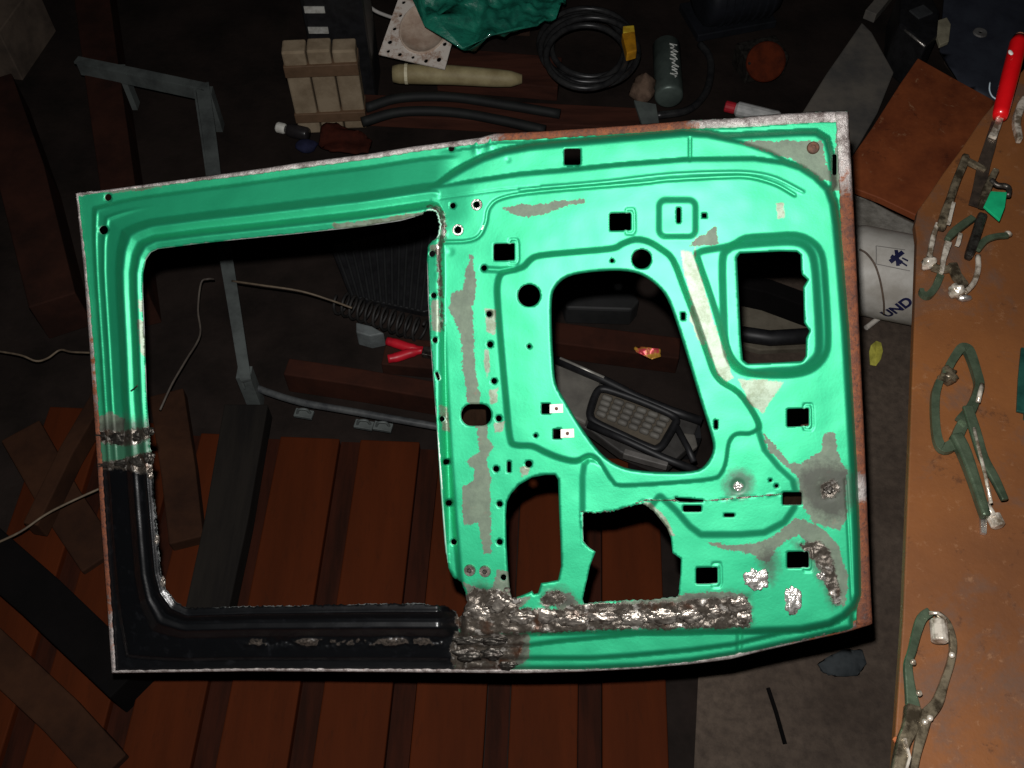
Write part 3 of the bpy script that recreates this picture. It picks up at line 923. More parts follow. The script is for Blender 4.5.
# two timber props that carry the door from behind
M_PROP = pm('prop_timber', (62, 44, 32), (42, 30, 22), 18, .8, 0, .2, 50, stretch=(3, 3, .4))
for (x, y), lab in (((470, 335), 'short timber prop standing behind the door pillar'), ((815, 440), 'short timber prop standing behind the hinge side of the door')):
    t = P(x, y, -14)
    zf = 0.03 if x < 600 else 0.0
    th = thing('timber_prop', (t.x, t.y, zf), lab, 'prop')
    MB().box((t.x, t.y, zf + .011), (.07, .07, .022)).build('foot', M_PROP, th, bevel=.003)
    s = .019
    tops = []
    for dx, dy in ((-s, -s), (s, -s), (s, s), (-s, s)):
        # height of the door plane above this corner
        d = -(FOOT.x * dx + FOOT.y * dy) / FOOT.z
        tops.append(Vector((t.x + dx, t.y + dy, t.z + d)))
    bot = [Vector((p.x, p.y, zf + .022)) for p in tops]
    MB().add(tops + bot, [(0, 1, 2, 3), (7, 6, 5, 4), (0, 4, 5, 1), (1, 5, 6, 2), (2, 6, 7, 3), (3, 7, 4, 0)]).build('post', M_PROP, th, bevel=.002)

# ================================================================== WORKBENCH
BZ = 0.78
def bench_mat():
    k = N('worn_bench_board')
    f = k.ramp(k.noise(4, 7, .65), .35, .68)
    c = k.mix(f, rgb(120, 73, 36), rgb(96, 58, 31))
    g = k.ramp(k.noise(7, 6, .7, dist=.4), .50, .64)
    c = k.mix(k.math('MULTIPLY', g, .7), c, rgb(84, 70, 62))
    g = k.ramp(k.noise(45, 8, .8), .58, .66)
    c = k.mix(k.math('MULTIPLY', g, .5), c, rgb(142, 104, 74))
    g = k.ramp(k.noise(30, 8, .75), .60, .68)
    c = k.mix(k.math('MULTIPLY', g, .6), c, rgb(62, 38, 24))
    k.set('Base Color', c); k.set('Roughness', .55)
    k.bump(k.noise(120, 5, .6), .2, .002)
    return k.m
M_BENCH = bench_mat()
corner = [(884, 900), (893, 768), (903, 620), (910, 440), (915, 300), (917, 240), (915, 224), (918, 210), (928, 196), (944, 172), (962, 148), (982, 118), (1004, 92), (1030, 62), (1075, 15), (1120, -30)]
tp = pxs(corner, BZ)
tp.append(Vector((1.55, tp[-1].y, BZ)))
tp.append(Vector((1.55, tp[0].y, BZ)))
bench = thing('workbench', (1.1, .6, 0), 'workbench with a worn orange-brown board top, clamps lying on it', 'workbench')
MB().prism(tp, .014).build('top', M_BENCH, bench, bevel=.002)
M_LEG = pm('bench_leg_wood', (98, 72, 52), (66, 48, 36), 14, .8, 0, .2, 40)
ys0 = min(p.y for p in tp) + .08; ys1 = tp[8].y - .02
for lx in (1.0, 1.48):
    for ly in (ys0, ys1):
        MB().box((lx, ly, (BZ - .014) / 2), (.07, .07, BZ - .014)).build('leg', M_LEG, bench, bevel=.003)
for ly in (ys0, ys1):
    MB().box((1.24, ly, BZ - .073), (.40, .035, .09)).build('rail', M_LEG, bench, bevel=.002)
MB().box((.985, (ys0 + ys1) / 2, BZ - .078), (.03, ys1 - ys0 + .1, .1)).build('rail', M_LEG, bench, bevel=.002)

# ---- clamps
M_GRN = pm('green_patina_steel', (88, 102, 82), (62, 74, 58), 30, .36, .45, .2, 120)
M_CHR = pm('mottled_chrome', (230, 220, 204), (124, 110, 92), 50, .25, .45, .3, 60, .42, .58)  # strong pale and dark mottle puts the clamp highlights into the colour
M_OLD = pm('old_tool_steel', (140, 128, 106), (66, 58, 46), 50, .26, .5, .3, 90, .4, .6)  # same here: contrasty mottle imitates highlights on the steel
M_BLK = pm('black_rubber', (30, 30, 32), (18, 18, 20), 40, .5)
def zt(pts, z): return [az(x, y, z) for x, y in pts]

# clamp B: locking C-clamp
c = thing('locking_clamp', az(965, 440, BZ), 'grey-green locking C-clamp with a lumpy jaw pad, alone on the bench board', 'clamp', 'clamps on the bench')
bar(MB(), [(946, 374), (952, 361), (961, 348), (967, 347), (971, 352), (977, 370), (980, 384), (976, 398), (970, 410), (962, 420)], [8, 8, 9, 10, 10, 9, 9, 9, 11, 12], BZ + .020, .008).build('upper_jaw', M_GRN, c, bevel=.0015)
bar(MB(), [(940, 380), (936, 395), (936, 420), (939, 440), (945, 447), (955, 442), (961, 428), (972, 408)], [7, 8, 8, 9, 11, 11, 11, 10], BZ + .014, .008).build('lower_jaw', M_GRN, c, bevel=.0015)
MB().lump(az(948, 376, BZ + .013), (.011, .011, .012), .5, 2.2, 3, 4).build('jaw_pad', M_OLD, c, smooth=True)
bar(MB(), [(957, 432), (966, 450), (976, 478), (983, 500), (988, 515)], [13, 13, 11, 10, 9], BZ + .022, .014).build('handle', M_GRN, c, bevel=.003)
bar(MB(), [(968, 405), (976, 430), (984, 456), (996, 478), (1006, 499)], [10, 11, 10, 9, 7], BZ + .030, .006).build('release_lever', M_GRN, c, bevel=.0015)
MB().tube(zt([(974, 428), (979, 450), (986, 478), (991, 503)], BZ + .033), .0022, 8).build('link_rod', M_CHR, c, smooth=True)
MB().tube(zt([(978, 402), (982, 384)], BZ + .024), .003, 8).build('pivot_pin', M_CHR, c, smooth=True)
MB().tube(zt([(986, 503), (994, 517)], BZ + .016), .004, 10).build('screw', M_CHR, c, smooth=True)
MB().lathe([(.006, -.008), (.0085, -.007), (.0085, .006), (.006, .008)], az(996, 521, BZ + .0105), az(997, 523, BZ) - az(994, 517, BZ), 14).build('screw_knob', M_CHR, c)
bar(MB(), [(982, 505), (984, 520), (984, 533)], [6, 6, 5], BZ + .006, .005).build('tail', M_STEEL, c)

# clamp C near the lower end of the bench
c = thing('locking_clamp', az(925, 690, BZ), 'long locking C-clamp with a shiny round pad, beside the bench edge', 'clamp', 'clamps on the bench')
bar(MB(), [(931, 611), (923, 617), (918, 630), (913, 650), (909, 664), (911, 686), (914, 706)], [10, 10, 9, 8, 8, 10, 14], BZ + .018, .008).build('upper_jaw', M_GRN, c, bevel=.0015)
bar(MB(), [(938, 613), (948, 622), (954, 641), (952, 660), (945, 682), (938, 702), (926, 716)], [7, 7, 7, 7, 8, 11, 14], BZ + .016, .008).build('lower_jaw', M_OLD, c, bevel=.0015)
MB().tube(zt([(938, 620), (940, 642)], BZ + .018), [.0095, .0095], 16).build('jaw_pad', M_CHR, c, bevel=.002)
MB().tube(zt([(929, 613), (938, 613), (946, 619)], BZ + .024), .0022, 8).build('pad_ring', M_CHR, c, smooth=True)
bar(MB(), [(915, 704), (912, 725), (905, 742), (899, 770), (894, 800)], [16, 15, 13, 12, 11], BZ + .022, .014).build('handle', M_OLD, c, bevel=.003)
bar(MB(), [(928, 712), (922, 735), (917, 755), (913, 780)], [11, 10, 8, 7], BZ + .02, .006).build('release_lever', M_OLD, c, bevel=.0015)
for x, y in ((925, 722), (930, 718), (919, 693), (913, 662), (952, 655)):
    MB().lump(az(x, y, BZ + .022), (.0035, .0035, .003), .2, 2, 2, x).build('rivet', M_CHR, c, smooth=True)
bar(MB(), [(905, 738), (910, 757), (906, 772)], 2.5, BZ + .026, .004).build('link_rod', M_CHR, c)

# clamps A: two locking clamps lying against each other
c = thing('locking_clamp', az(948, 225, BZ), 'chrome locking clamp with worn jaws lying against the one with a green pad', 'clamp', 'clamps on the bench')
bar(MB(), [(967, 153), (964, 163), (957, 180), (952, 195), (946, 212), (942, 226)], [7, 8, 8, 8, 9, 9], BZ + .022, .012).build('handle', M_OLD, c, bevel=.003)
bar(MB(), [(966, 158), (976, 163), (987, 169)], [7, 6, 5], BZ + .020, .008).build('release_lever', M_OLD, c, bevel=.0015)
bar(MB(), [(954, 202), (951, 214), (949, 223)], 3.4, BZ + .026, .004).build('link_rod', M_CHR, c)
bar(MB(), [(974, 216), (964, 223), (954, 231), (948, 238)], [7, 8, 8, 6], BZ + .020, .008).build('lower_jaw', M_GRN, c, bevel=.0015)
bar(MB(), [(938, 222), (934, 235), (931, 250), (929, 262)], [4, 5, 5, 6], BZ + .018, .008).build('upper_jaw', M_CHR, c, bevel=.0015)
MB().lump(az(929, 263, BZ + .012), (.010, .008, .011), .4, 2, 3, 3).build('jaw_pad', M_CHR, c, smooth=True)
bar(MB(), [(933, 265), (942, 268), (952, 267)], [7, 7, 6], BZ + .016, .008).build('cross_arm', M_OLD, c, bevel=.001)
bar(MB(), [(949, 241), (944, 258), (942, 272)], [7, 5, 4], BZ + .02, .006).build('link_plate', M_CHR, c, bevel=.001)
bar(MB(), [(941, 274), (936, 286), (929, 294), (923, 292), (922, 288)], [7, 7, 7, 5, 4], BZ + .010, .008).build('hook_end', M_GRN, c, bevel=.001)
c = thing('locking_clamp', az(985, 235, BZ), 'locking clamp with a bright green plate caught in its jaw', 'clamp', 'clamps on the bench')
bar(MB(), [(997, 168), (992, 178), (987, 190), (984, 203)], [6, 7, 8, 7], BZ + .030, .014).build('upper_jaw', M_OLD, c, bevel=.002)
MB().tube(crom(zt([(991, 180), (997, 185), (1005, 186), (1009, 189), (1008, 196)], BZ + .030), 4), .0042, 8).build('jaw_hook', M_DKSTEEL, c, smooth=True)
MB().prism(zt([(991, 191), (1007, 192), (1005, 207), (1000, 220), (984, 206)], BZ + .034), .004).build('green_plate', pm('green_plate', (30, 190, 128), (24, 160, 108), 20, .4, .2), c, bevel=.0006)
bar(MB(), [(984, 212), (979, 228), (973, 246), (970, 254)], [9, 9, 9, 7], BZ + .024, .014).build('handle', M_DKSTEEL, c, bevel=.003)
bar(MB(), [(1009, 234), (997, 235), (986, 239), (978, 249)], [6, 6, 7, 6], BZ + .018, .006).build('release_lever', M_GRN, c, bevel=.0015)
MB().lump(az(1008, 234, BZ + .014), (.006, .005, .005), .3, 2, 2, 5).build('lever_tip', M_CHR, c, smooth=True)
bar(MB(), [(961, 233), (958, 244)], 4, BZ + .022, .005).build('link_rod', M_CHR, c)
MB().tube(crom(zt([(978, 256), (978, 270), (973, 284), (964, 293)], BZ + .010), 4), .004, 8).build('spring_arm', M_CHR, c, smooth=True)
MB().lump(az(956, 291, BZ + .012), (.010, .010, .011), .4, 2, 3, 8).build('jaw_pad', M_CHR, c, smooth=True)
bar(MB(), [(953, 262), (958, 274), (966, 284)], [9, 9, 8], BZ + .018, .010).build('lower_jaw', M_OLD, c, bevel=.0015)
MB().lump(az(965, 298, BZ + .006), (.010, .005, .005), .4, 2, 2, 9).build('foot_pad', M_STEEL, c, smooth=True)
# silver clamp part at the right
c = thing('chrome_clamp', az(1030, 115, BZ), 'chrome clamp jaw lying right of the red handled tool', 'clamp', 'clamps on the bench')
bar(MB(), [(1030, 92), (1022, 104), (1018, 120), (1021, 138)], [7, 8, 7, 5], BZ + .016, .012).build('jaw', M_CHR, c, bevel=.002)
bar(MB(), [(1030, 94), (1045, 120), (1055, 150)], [8, 9, 9], BZ + .014, .010).build('handle', M_CHR, c, bevel=.002)
# dark green strip at the right
c = thing('green_bracket', az(1030, 380, BZ), 'dark green flat bracket lying on the bench opposite the grey-green clamp', 'bracket')
bar(MB(), [(1026, 348), (1024, 380), (1023, 412)], [9, 11, 12], BZ + .012, .004).build('plate', pm('dark_green_enamel', (38, 82, 72), (24, 58, 52), 30, .4, .3), c, bevel=.001)
bar(MB(), [(1032, 346), (1032, 412)], 4, BZ + .022, .022).build('edge_fold', pm('dark_green_enamel', (38, 82, 72)), c, bevel=.001)

# red handled tool
c = thing('red_handled_tool', az(1000, 120, BZ), 'scraper with a glossy red handle and dark flat blade', 'hand tool')
M_RED = pm('red_plastic', (226, 20, 26), (206, 14, 20), 12, .28, 0, 0, coat=.5, spec=.5)
hp = [az(1019.5, 38, BZ + .05), az(1018, 44, BZ + .048), az(1010, 76, BZ + .036), az(1001, 112, BZ + .024), az(1000, 117, BZ + .023)]
MB().tube(hp, [.0105, .0132, .0132, .0122, .0105], 18).build('handle', M_RED, c, smooth=True)
MB().lump(az(1010.6, 52.5, BZ + .056), (.0038, .006, .002), .2, 2, 2, 1).build('paint_chip', pm('white_chip', (240, 236, 230), (220, 214, 206)), c, smooth=True)
MB().tube([hp[0] + (hp[0] - hp[1]).normalized() * .006, hp[0]], [.007, .0100], 14).build('end_cap', pm('cap_tan', (222, 150, 120), (200, 130, 100)), c)
bar(MB(), [(1001, 115), (998, 124), (993, 136)], [7, 7, 8], BZ + .022, .006).build('ferrule', M_CHR, c, bevel=.001)
bar(MB(), [(996, 122), (990, 145), (984, 165), (979, 190), (974, 205)], [8, 11, 12, 12, 10], BZ + .016, .003).build('blade', pm('dark_blade', (84, 72, 62), (48, 42, 38), 30, .45, .5), c)
o = MB().tube(crom(zt([(990, 82), (989.5, 90), (992, 96), (996, 99)], BZ + .006), 4), .0012, 6).build('wire_offcut', pm('pale_wire', (190, 205, 215), (150, 165, 175)), smooth=True)
tag(o, 'short curved pale wire offcut beside the red handle', 'wire')
o = MB().lump(az(897, 741, BZ + .004), (.004, .005, .004), .4, 2, 2, 2).build('wood_chip', pm('wood_chip', (190, 110, 66), (150, 80, 50)), smooth=False)
tag(o, 'tiny orange wood chip on the bench edge', 'chip')

# ================================================================== FLOOR CLUTTER, RIGHT
# white plastic drum lying between door and bench
M_WHT = pm('white_plastic', (196, 192, 184), (168, 162, 152), 14, .5)
M_INK = pm('navy_ink', (26, 28, 70), (24, 26, 60), 20, .5)
RJ = .100
pA = az(840, 266, RJ); pB = az(935, 285, RJ)
ax = (pB - pA); ax.z = 0; LJ = ax.length; ax.normalize()
side = Vector((-ax.y, ax.x, 0))
c = thing('plastic_jug', ((pA + pB) / 2 - Vector((0, 0, RJ))), 'white plastic jug lying on its side, dark blue print on it', 'jug')
MB().lathe([(.03, 0), (.085, .002), (RJ - .006, .012), (RJ, .03), (RJ, LJ - .03), (RJ - .006, LJ - .012), (.05, LJ), (.03, LJ + .01)], pA, ax, 40).build('body', M_WHT, c, smooth=True)
MB().lathe([(.034, 0), (.034, .026), (.030, .03)], pA + ax * (LJ + .004), ax, 24).build('cap', M_INK, c)

def on_jug(u, ang, r=RJ + .0006):
    """u along the axis, ang: 0 = up, positive towards the viewer"""
    return pA + ax * u + Vector((0, 0, 1)) * (r * math.cos(ang)) - side * (r * math.sin(ang))
def jug_uv(px, py):
    # where the view ray meets the drum
    r = ray(px, py)
    o0 = CAM - pA
    d = r - ax * r.dot(ax); e = o0 - ax * o0.dot(ax)
    A = d.dot(d); B = 2 * d.dot(e); Cc = e.dot(e) - RJ * RJ
    D = max(B * B - 4 * A * Cc, 0)
    t = (-B - math.sqrt(D)) / (2 * A)
    p = CAM + r * t - pA
    u = p.dot(ax); q = p - ax * u
    return u, math.atan2(-q.dot(side), q.z)
def text_mesh(body, size):
    cu = bpy.data.curves.new('lettering', 'FONT'); cu.body = body; cu.size = size
    cu.align_x = 'CENTER'; cu.align_y = 'CENTER'; cu.offset = size * .045
    ob = bpy.data.objects.new('lettering', cu); COL.objects.link(ob)
    dg = bpy.context.evaluated_depsgraph_get()
    me = bpy.data.meshes.new_from_object(ob.evaluated_get(dg))
    vs = [v.co.copy() for v in me.vertices]; fs = [tuple(p.vertices) for p in me.polygons]
    bpy.data.objects.remove(ob); bpy.data.meshes.remove(me)
    return vs, fs
def wrap_text(body, size, px, py, rot):
    vs, fs = text_mesh(body, size)
    u0, a0 = jug_uv(px, py)
    out = []
    cr, sr = math.cos(rot), math.sin(rot)
    for v in vs:
        x = v.x * cr - v.y * sr; y = v.x * sr + v.y * cr
        out.append(on_jug(u0 + x, a0 - y / RJ))
    return out, fs
v_, f_ = wrap_text('UND', .033, 897, 309, math.radians(58))
MB().add(v_, f_).build('printed_letters', M_INK, c)
# star-like mark with a few strokes and a thin frame line
def jug_stroke(mb, a, b, w):
    ua, aa = jug_uv(*a); ub, ab = jug_uv(*b)
    p, q = Vector((ua, aa * RJ)), Vector((ub, ab * RJ))
    t = (q - p).normalized(); n_ = Vector((-t.y, t.x)) * w / 2
    k = 6; o0 = len(mb.v)
    for i in range(k + 1):
        m_ = p + (q - p) * (i / k)
        for s_ in (n_, -n_):
            r_ = m_ + s_
            mb.v.append(on_jug(r_.x, r_.y / RJ))
    for i in range(k):
        mb.f.append((o0 + 2 * i, o0 + 2 * i + 1, o0 + 2 * i + 3, o0 + 2 * i + 2))
mb = MB()
for a, b, w in (((890, 262), (903, 252), .010), (((891, 256)), (902, 263), .009), ((896, 250), (898, 266), .008), ((901, 262), (907, 266), .004), ((902, 258), (908, 261), .004)):
    jug_stroke(mb, a, b, w)
mb.build('printed_mark', M_INK, c)
mb = MB()
for a, b in (((876, 246), (876, 264)), ((876, 264), (910, 271)), ((876, 246), (905, 250))):
    jug_stroke(mb, a, b, .002)
mb.build('printed_frame', pm('grey_print', (140, 136, 132), (120, 116, 112)), c)

# grey slab behind it
o = MB().prism(zt([(836, 190), (858, 193), (905, 218), (934, 232), (930, 252), (890, 242), (836, 230)], .08), .08).build('stone_slab', pm('grey_stone', (150, 146, 138), (100, 96, 88), 22, .9, 0, .5, 60), bevel=.006)
tag(o, 'broken grey stone slab behind the white jug', 'slab')
# yellow leaf
lp = [(869, 352), (871, 345), (876, 341), (881, 343), (883, 351), (881, 359), (876, 366), (870, 365)]
vs = [az(x, y, .012 + .006 * math.sin(i * 1.7)) for i, (x, y) in enumerate(lp)] + [az(876, 353, .006)]
mb = MB().add(vs, [(i, (i + 1) % 8, 8) for i in range(8)])
o = mb.build('fallen_leaf', pm('yellow_leaf', (196, 190, 84), (150, 146, 60), 40, .6), origin=az(876, 353, 0))
so = o.modifiers.new('t', 'SOLIDIFY'); so.thickness = .0012
tag(o, 'small crumpled yellow leaf on the concrete beside the jug', 'leaf')
o = MB().tube([az(866, 328, .018), az(884, 314, .018)], .006, 10).build('white_stick', pm('white_stick', (206, 200, 190), (176, 168, 158)), smooth=False)
tag(o, 'short white stick on the concrete at the foot of the jug', 'stick')
jp = []
for x, y in ((859, 250), (866, 254), (874, 264), (879, 277), (882, 290), (884, 303), (884, 313)):
    u_, a_ = jug_uv(x, y)
    jp.append(on_jug(u_, a_, RJ + .004))
o = MB().tube(crom(jp, 4), .0022, 7).build('thin_wire', pm('brown_wire', (110, 92, 78), (80, 66, 56)), smooth=True)
tag(o, 'thin brown wire curving over the white jug', 'wire')

# stained brown board, grey panel, dark vinyl, black case in the upper right corner
def stain_mat():
    k = N('stained_brown_board')
    c_ = k.mix(k.ramp(k.noise(6, 7, .7), .35, .65), rgb(156, 82, 44), rgb(108, 52, 30))
    c_ = k.mix(k.ramp(k.noise(22, 8, .8, dist=.6), .60, .68), c_, rgb(168, 122, 88))
    c_ = k.mix(k.ramp(k.noise(14, 8, .8), .58, .7), c_, rgb(60, 34, 24))
    k.set('Base Color', c_); k.set('Roughness', .55)
    k.bump(k.noise(60, 5), .2, .003)
    return k.m
o = MB().prism(zt([(918, 58), (950, 76), (990, 98), (1040, 130), (1000, 240), (940, 228), (918, 216), (880, 198), (838, 182), (846, 165), (872, 128), (900, 84)], .14), .018).build('stained_board', stain_mat(), bevel=.002)
tag(o, 'brown stained plywood board with pale scuffs, half under the bench', 'board')
# it rests on two blocks
for x, y in ((930, 130), (885, 178)):
    p = az(x, y, .122)
    b_ = MB().box((p.x + .06, p.y + .03, .061), (.09, .07, .122), .3).build('wooden_block', M_PROP, bevel=.003)
    tag(b_, 'small wooden block under the stained plywood board beside the black case' if y < 150 else 'small wooden block under the stained plywood board beside the stone slab', 'block', 'blocks under the stained board')
o = MB().prism(zt([(862, 22), (872, 32), (894, 72), (878, 112), (850, 160), (836, 185), (790, 150), (800, 116), (826, 74)], .04), .04).build('fibre_board', pm('taupe_panel', (112, 106, 98), (84, 82, 80), 8, .85, 0, .2, 40), bevel=.004)
tag(o, 'flat grey-taupe fibre board between the door corner and the stained plywood', 'board')
o = bar(MB(), [(871, 12), (878, 4), (890, -12)], [12, 12, 13], .03, .03).build('grey_strip', pm('taupe_panel', (112, 106, 98)), bevel=.002)
tag(o, 'narrow grey strip lying beyond the end of the taupe fibre board', 'strip')
c = thing('black_case', az(915, 30, 0), 'black plastic case with a shiny front edge behind the stained board', 'case')
cs = pxs([(899, 24), (926, 46), (938, 34), (940, 10), (922, -22), (902, -18)], .15)
MB().prism(cs, .15).build('shell', M_BLK, c, bevel=.008)
MB().tube([az(905, 30, .149), az(925, 46.5, .149)], .0035, 8).build('chrome_edge', M_STEEL, c, smooth=True)
MB().box(az(921, 12, .152), (.05, .04, .006), .5).build('latch', pm('dark_grey_plastic', (60, 62, 64)), c, bevel=.002)
# heavy dark vinyl sheet
def sheet(name, pts, z, amp, mat, n=18, freq=4.0, seed=0, th=.004):
    """cloth-like sheet filling a pixel polygon on the floor, draped in soft folds"""
    Pw = pxs(pts, z)
    x0 = min(p.x for p in Pw); x1 = max(p.x for p in Pw); y0 = min(p.y for p in Pw); y1 = max(p.y for p in Pw)
    step = max(x1 - x0, y1 - y0) / n
    poly = [(p.x, p.y) for p in Pw]
    dpo = dense(poly, step * .7)
    gx = np.arange(x0, x1, step); gy = np.arange(y0, y1, step)
    GX, GY = np.meshgrid(gx, gy); GX = GX.ravel(); GY = GY.ravel()
    k = inside(GX, GY, poly) & (seg_dist(GX, GY, poly, True) > step * .4)
    pts2 = dpo + list(zip(GX[k].tolist(), GY[k].tolist()))
    ed = [(i, (i + 1) % len(dpo)) for i in range(len(dpo))]
    V, E_, F_ = delaunay_2d_cdt([Vector(p) for p in pts2], ed, [], 1, 1e-6, False)[:3]
    vs = []
    for v in V:
        w = mnoise.noise(Vector((v.x * freq + seed, v.y * freq, seed))) + .5 * mnoise.noise(Vector((v.x * freq * 2.7, v.y * freq * 2.7 + seed, 1)))
        vs.append((v.x, v.y, z + amp * w))
    mb = MB().add(vs, [tuple(f) for f in F_])
    o = mb.build(name, mat, smooth=True)
    s_ = o.modifiers.new('t', 'SOLIDIFY'); s_.thickness = th; s_.offset = 0
    return o
o = sheet('vinyl_sheet', [(940, 50), (948, 40), (950, 8), (946, -25), (1060, -25), (1080, 60), (1040, 128), (1000, 108), (962, 86)], .115, .008, pm('navy_vinyl', (52, 56, 66), (40, 42, 52), 12, .6), 20, 5, 3)
tag(o, 'dark navy vinyl sheet spread behind the stained board and red tool', 'sheet')
b_ = MB().prism(pxs([(956, 34), (958, -30), (1060, -30), (1080, 40), (1035, 84), (972, 54)], .10), .10).build('crate', pm('dark_crate', (60, 52, 48), (40, 36, 34), 8, .9), bevel=.004)
tag(b_, 'low dark crate under the navy vinyl sheet', 'crate')
o = MB().prism(zt([(938, 20), (947, 17), (951, 24), (949, 41), (940, 45), (937, 36)], .14), .012).build('cardboard_scrap', pm('beige_card', (156, 150, 128), (128, 122, 104), 30, .9), bevel=.002)
tag(o, 'beige cardboard scrap on the edge of the navy sheet', 'scrap')
mb = MB()
pr = az(980, 33, .125)
mb.lathe([(.006, 0), (.006, .004), (.017, .004), (.019, 0)], pr, Vector((0, 0, 1)), 18)
o = mb.build('washer', pm('grey_washer', (120, 118, 116), (96, 92, 90), 30, .6, .3))
tag(o, 'grey metal washer lying on the navy sheet', 'washer')

# ================================================================== FLOOR CLUTTER, TOP
M_CARD = pm('cream_block', (150, 134, 112), (122, 106, 86), 14, .85, 0, .2, 60)
M_TAPE = pm('brown_tape', (104, 80, 60), (86, 66, 48), 20, .6)
pb = az(333, 132, 0); s3 = sc_at(325, 90, .1)
bw = s3 * 23; bd = .05; bh = .262
c = thing('block_bundle', pb + Vector((0, bd / 2, 0)), 'bundle of three cream blocks strapped with brown tape', 'blocks')
for i in (-1, 0, 1):
    MB().box((pb.x + i * (bw + .001), pb.y + bd / 2 + i * .006, bh / 2 - abs(i) * 0), (bw - .002, bd, bh - (i == 1) * .012), .06).build('block', M_CARD, c, bevel=.005)
for z_, hgt in ((.205, .035), (.055, .03)):
    MB().box((pb.x, pb.y + bd / 2, z_), (bw * 3 + .004, bd + .014, hgt), .06).build('tape_band', M_TAPE, c, bevel=.002)
# black battery case behind
pk = pb + Vector((.045, bd + .12, 0))
c = thing('black_battery_box', pk, 'black box with two silver stickers standing behind the cream blocks', 'box')
MB().box((pk.x - .012, pk.y, .24), (.155, .14, .48)).build('body', M_BLK, c, bevel=.012)
for z_ in (.305, .245):
    MB().box((pk.x - .055, pk.y - .0712, z_), (.05, .003, .018)).build('sticker', pm('silver_sticker', (200, 200, 194), (160, 158, 150), 60, .4, .2), c)
o = MB().tube(crom([az(362, -12, .2), az(366, 2, .16), az(374, 10, .14), az(385, 15, .12), az(400, 20, .10)], 5), .005, 8).build('white_cable', pm('white_cable', (190, 186, 182), (160, 156, 150)), smooth=True)
tag(o, 'white cable curving down to the perforated plate', 'cable')
# white capped bottle + brick-red rag
pc = az(277, 127, .02)
c = thing('small_bottle', az(290, 130, 0), 'small dark bottle with white cap lying left of the cream blocks', 'bottle')
dirb = (az(298, 132, .02) - pc); dirb.z = 0; dirb.normalize()
MB().lathe([(.012, 0), (.014, .003), (.014, .020), (.011, .025)], pc, dirb, 16).build('cap', pm('white_cap', (214, 212, 204), (186, 182, 172)), c)
MB().lathe([(.009, .024), (.016, .034), (.018, .042), (.018, .085), (.015, .09)], pc, dirb, 18).build('body', pm('dark_bottle', (44, 40, 40), (32, 30, 32), 20, .3), c, smooth=True)
o = sheet('red_rag', [(322, 128), (336, 122), (356, 130), (372, 140), (368, 152), (330, 152), (318, 142)], .035, .02, pm('brick_red_cloth', (66, 30, 22), (48, 23, 18), 30, .9), 14, 14, 2, .006)
tag(o, 'crumpled brick-red rag in front of the cream blocks', 'rag')
b_ = MB().lump(az(306, 146, .010), (.03, .025, .012), .3, 2, 2, 7).build('blue_scrap', pm('dull_blue', (40, 42, 66), (30, 32, 50), 30, .8), smooth=True)
tag(b_, 'small dull blue scrap between the rag and the bottle', 'scrap')

# perforated square plate with round dish
def plate_mat():
    k = N('white_enamel_rusted')
    c_ = k.mix(k.ramp(k.noise(24, 8, .75), .5, .62), rgb(224, 214, 204), rgb(168, 136, 116))
    c_ = k.mix(k.ramp(k.noise(40, 8, .8), .64, .69), c_, rgb(70, 44, 36))
    k.set('Base Color', c_); k.set('Roughness', .6)
    return k.m
M_ENA = plate_mat()
zpl = .14
A_, B_, C_, D_ = az(402, -10, zpl + .03), az(466, -8, zpl + .03), az(445, 70, zpl - .02), az(379, 55, zpl - .02)
nrm = (B_ - A_).cross(D_ - A_).normalized()
if nrm.z < 0: nrm = -nrm
def pl(u, v, h=0.0):
    return A_ * (1 - u) * (1 - v) + B_ * u * (1 - v) + C_ * u * v + D_ * (1 - u) * v + nrm * h
c = thing('perforated_plate', az(425, 60, 0), 'white enamel square plate with round dish and small holes, rust-spotted', 'plate')
holes2 = [(u, v) for u, v in ((.1, .2), (.12, .4), (.1, .6), (.1, .8), (.12, .93), (.3, .94), (.5, .94), (.7, .95), (.88, .9), (.25, .16), (.82, .25), (.9, .5), (.9, .7))]
dishc, dishr = (.53, .52), .36
ring = [(dishc[0] + dishr * math.cos(2 * math.pi * k / 30), dishc[1] + dishr * math.sin(2 * math.pi * k / 30)) for k in range(30)]
loops = [dense([(0, 0), (1, 0), (1, 1), (0, 1)], .1)] + [ring] + [[(u + r_ * math.cos(2 * math.pi * k / 8), v + r_ * math.sin(2 * math.pi * k / 8)) for k in range(8)] for (u, v), r_ in zip(holes2, [.03, .025, .03, .035, .028] * 3)]
p2 = []; e2 = []
for lp_ in loops:
    o0 = len(p2); p2 += lp_; e2 += [(o0 + i, o0 + (i + 1) % len(lp_)) for i in range(len(lp_))]
V, E_, F_ = delaunay_2d_cdt([Vector(p) for p in p2], e2, [], 1, 1e-6, False)[:3]
cxs = np.array([sum(V[i].x for i in f) / 3 for f in F_]); cys = np.array([sum(V[i].y for i in f) / 3 for f in F_])
bad = np.zeros(len(F_), bool)
for lp_ in loops[1:]: bad |= inside(cxs, cys, lp_)
mb = MB().add([pl(v.x, v.y) for v in V], [tuple(f) for f, b in zip(F_, bad) if not b])
o = mb.build('plate', M_ENA, c); s_ = o.modifiers.new('t', 'SOLIDIFY'); s_.thickness = .004
mb = MB(); K = 30
profd = [(1.0, 0.0), (1.03, .006), (.98, .010), (.94, -.004), (.6, -.010), (.2, -.012), (.02, -.012)]
for r_, h_ in profd:
    for k in range(K):
        a_ = 2 * math.pi * k / K
        mb.v.append(pl(dishc[0] + dishr * r_ * math.cos(a_), dishc[1] + dishr * r_ * math.sin(a_), h_))
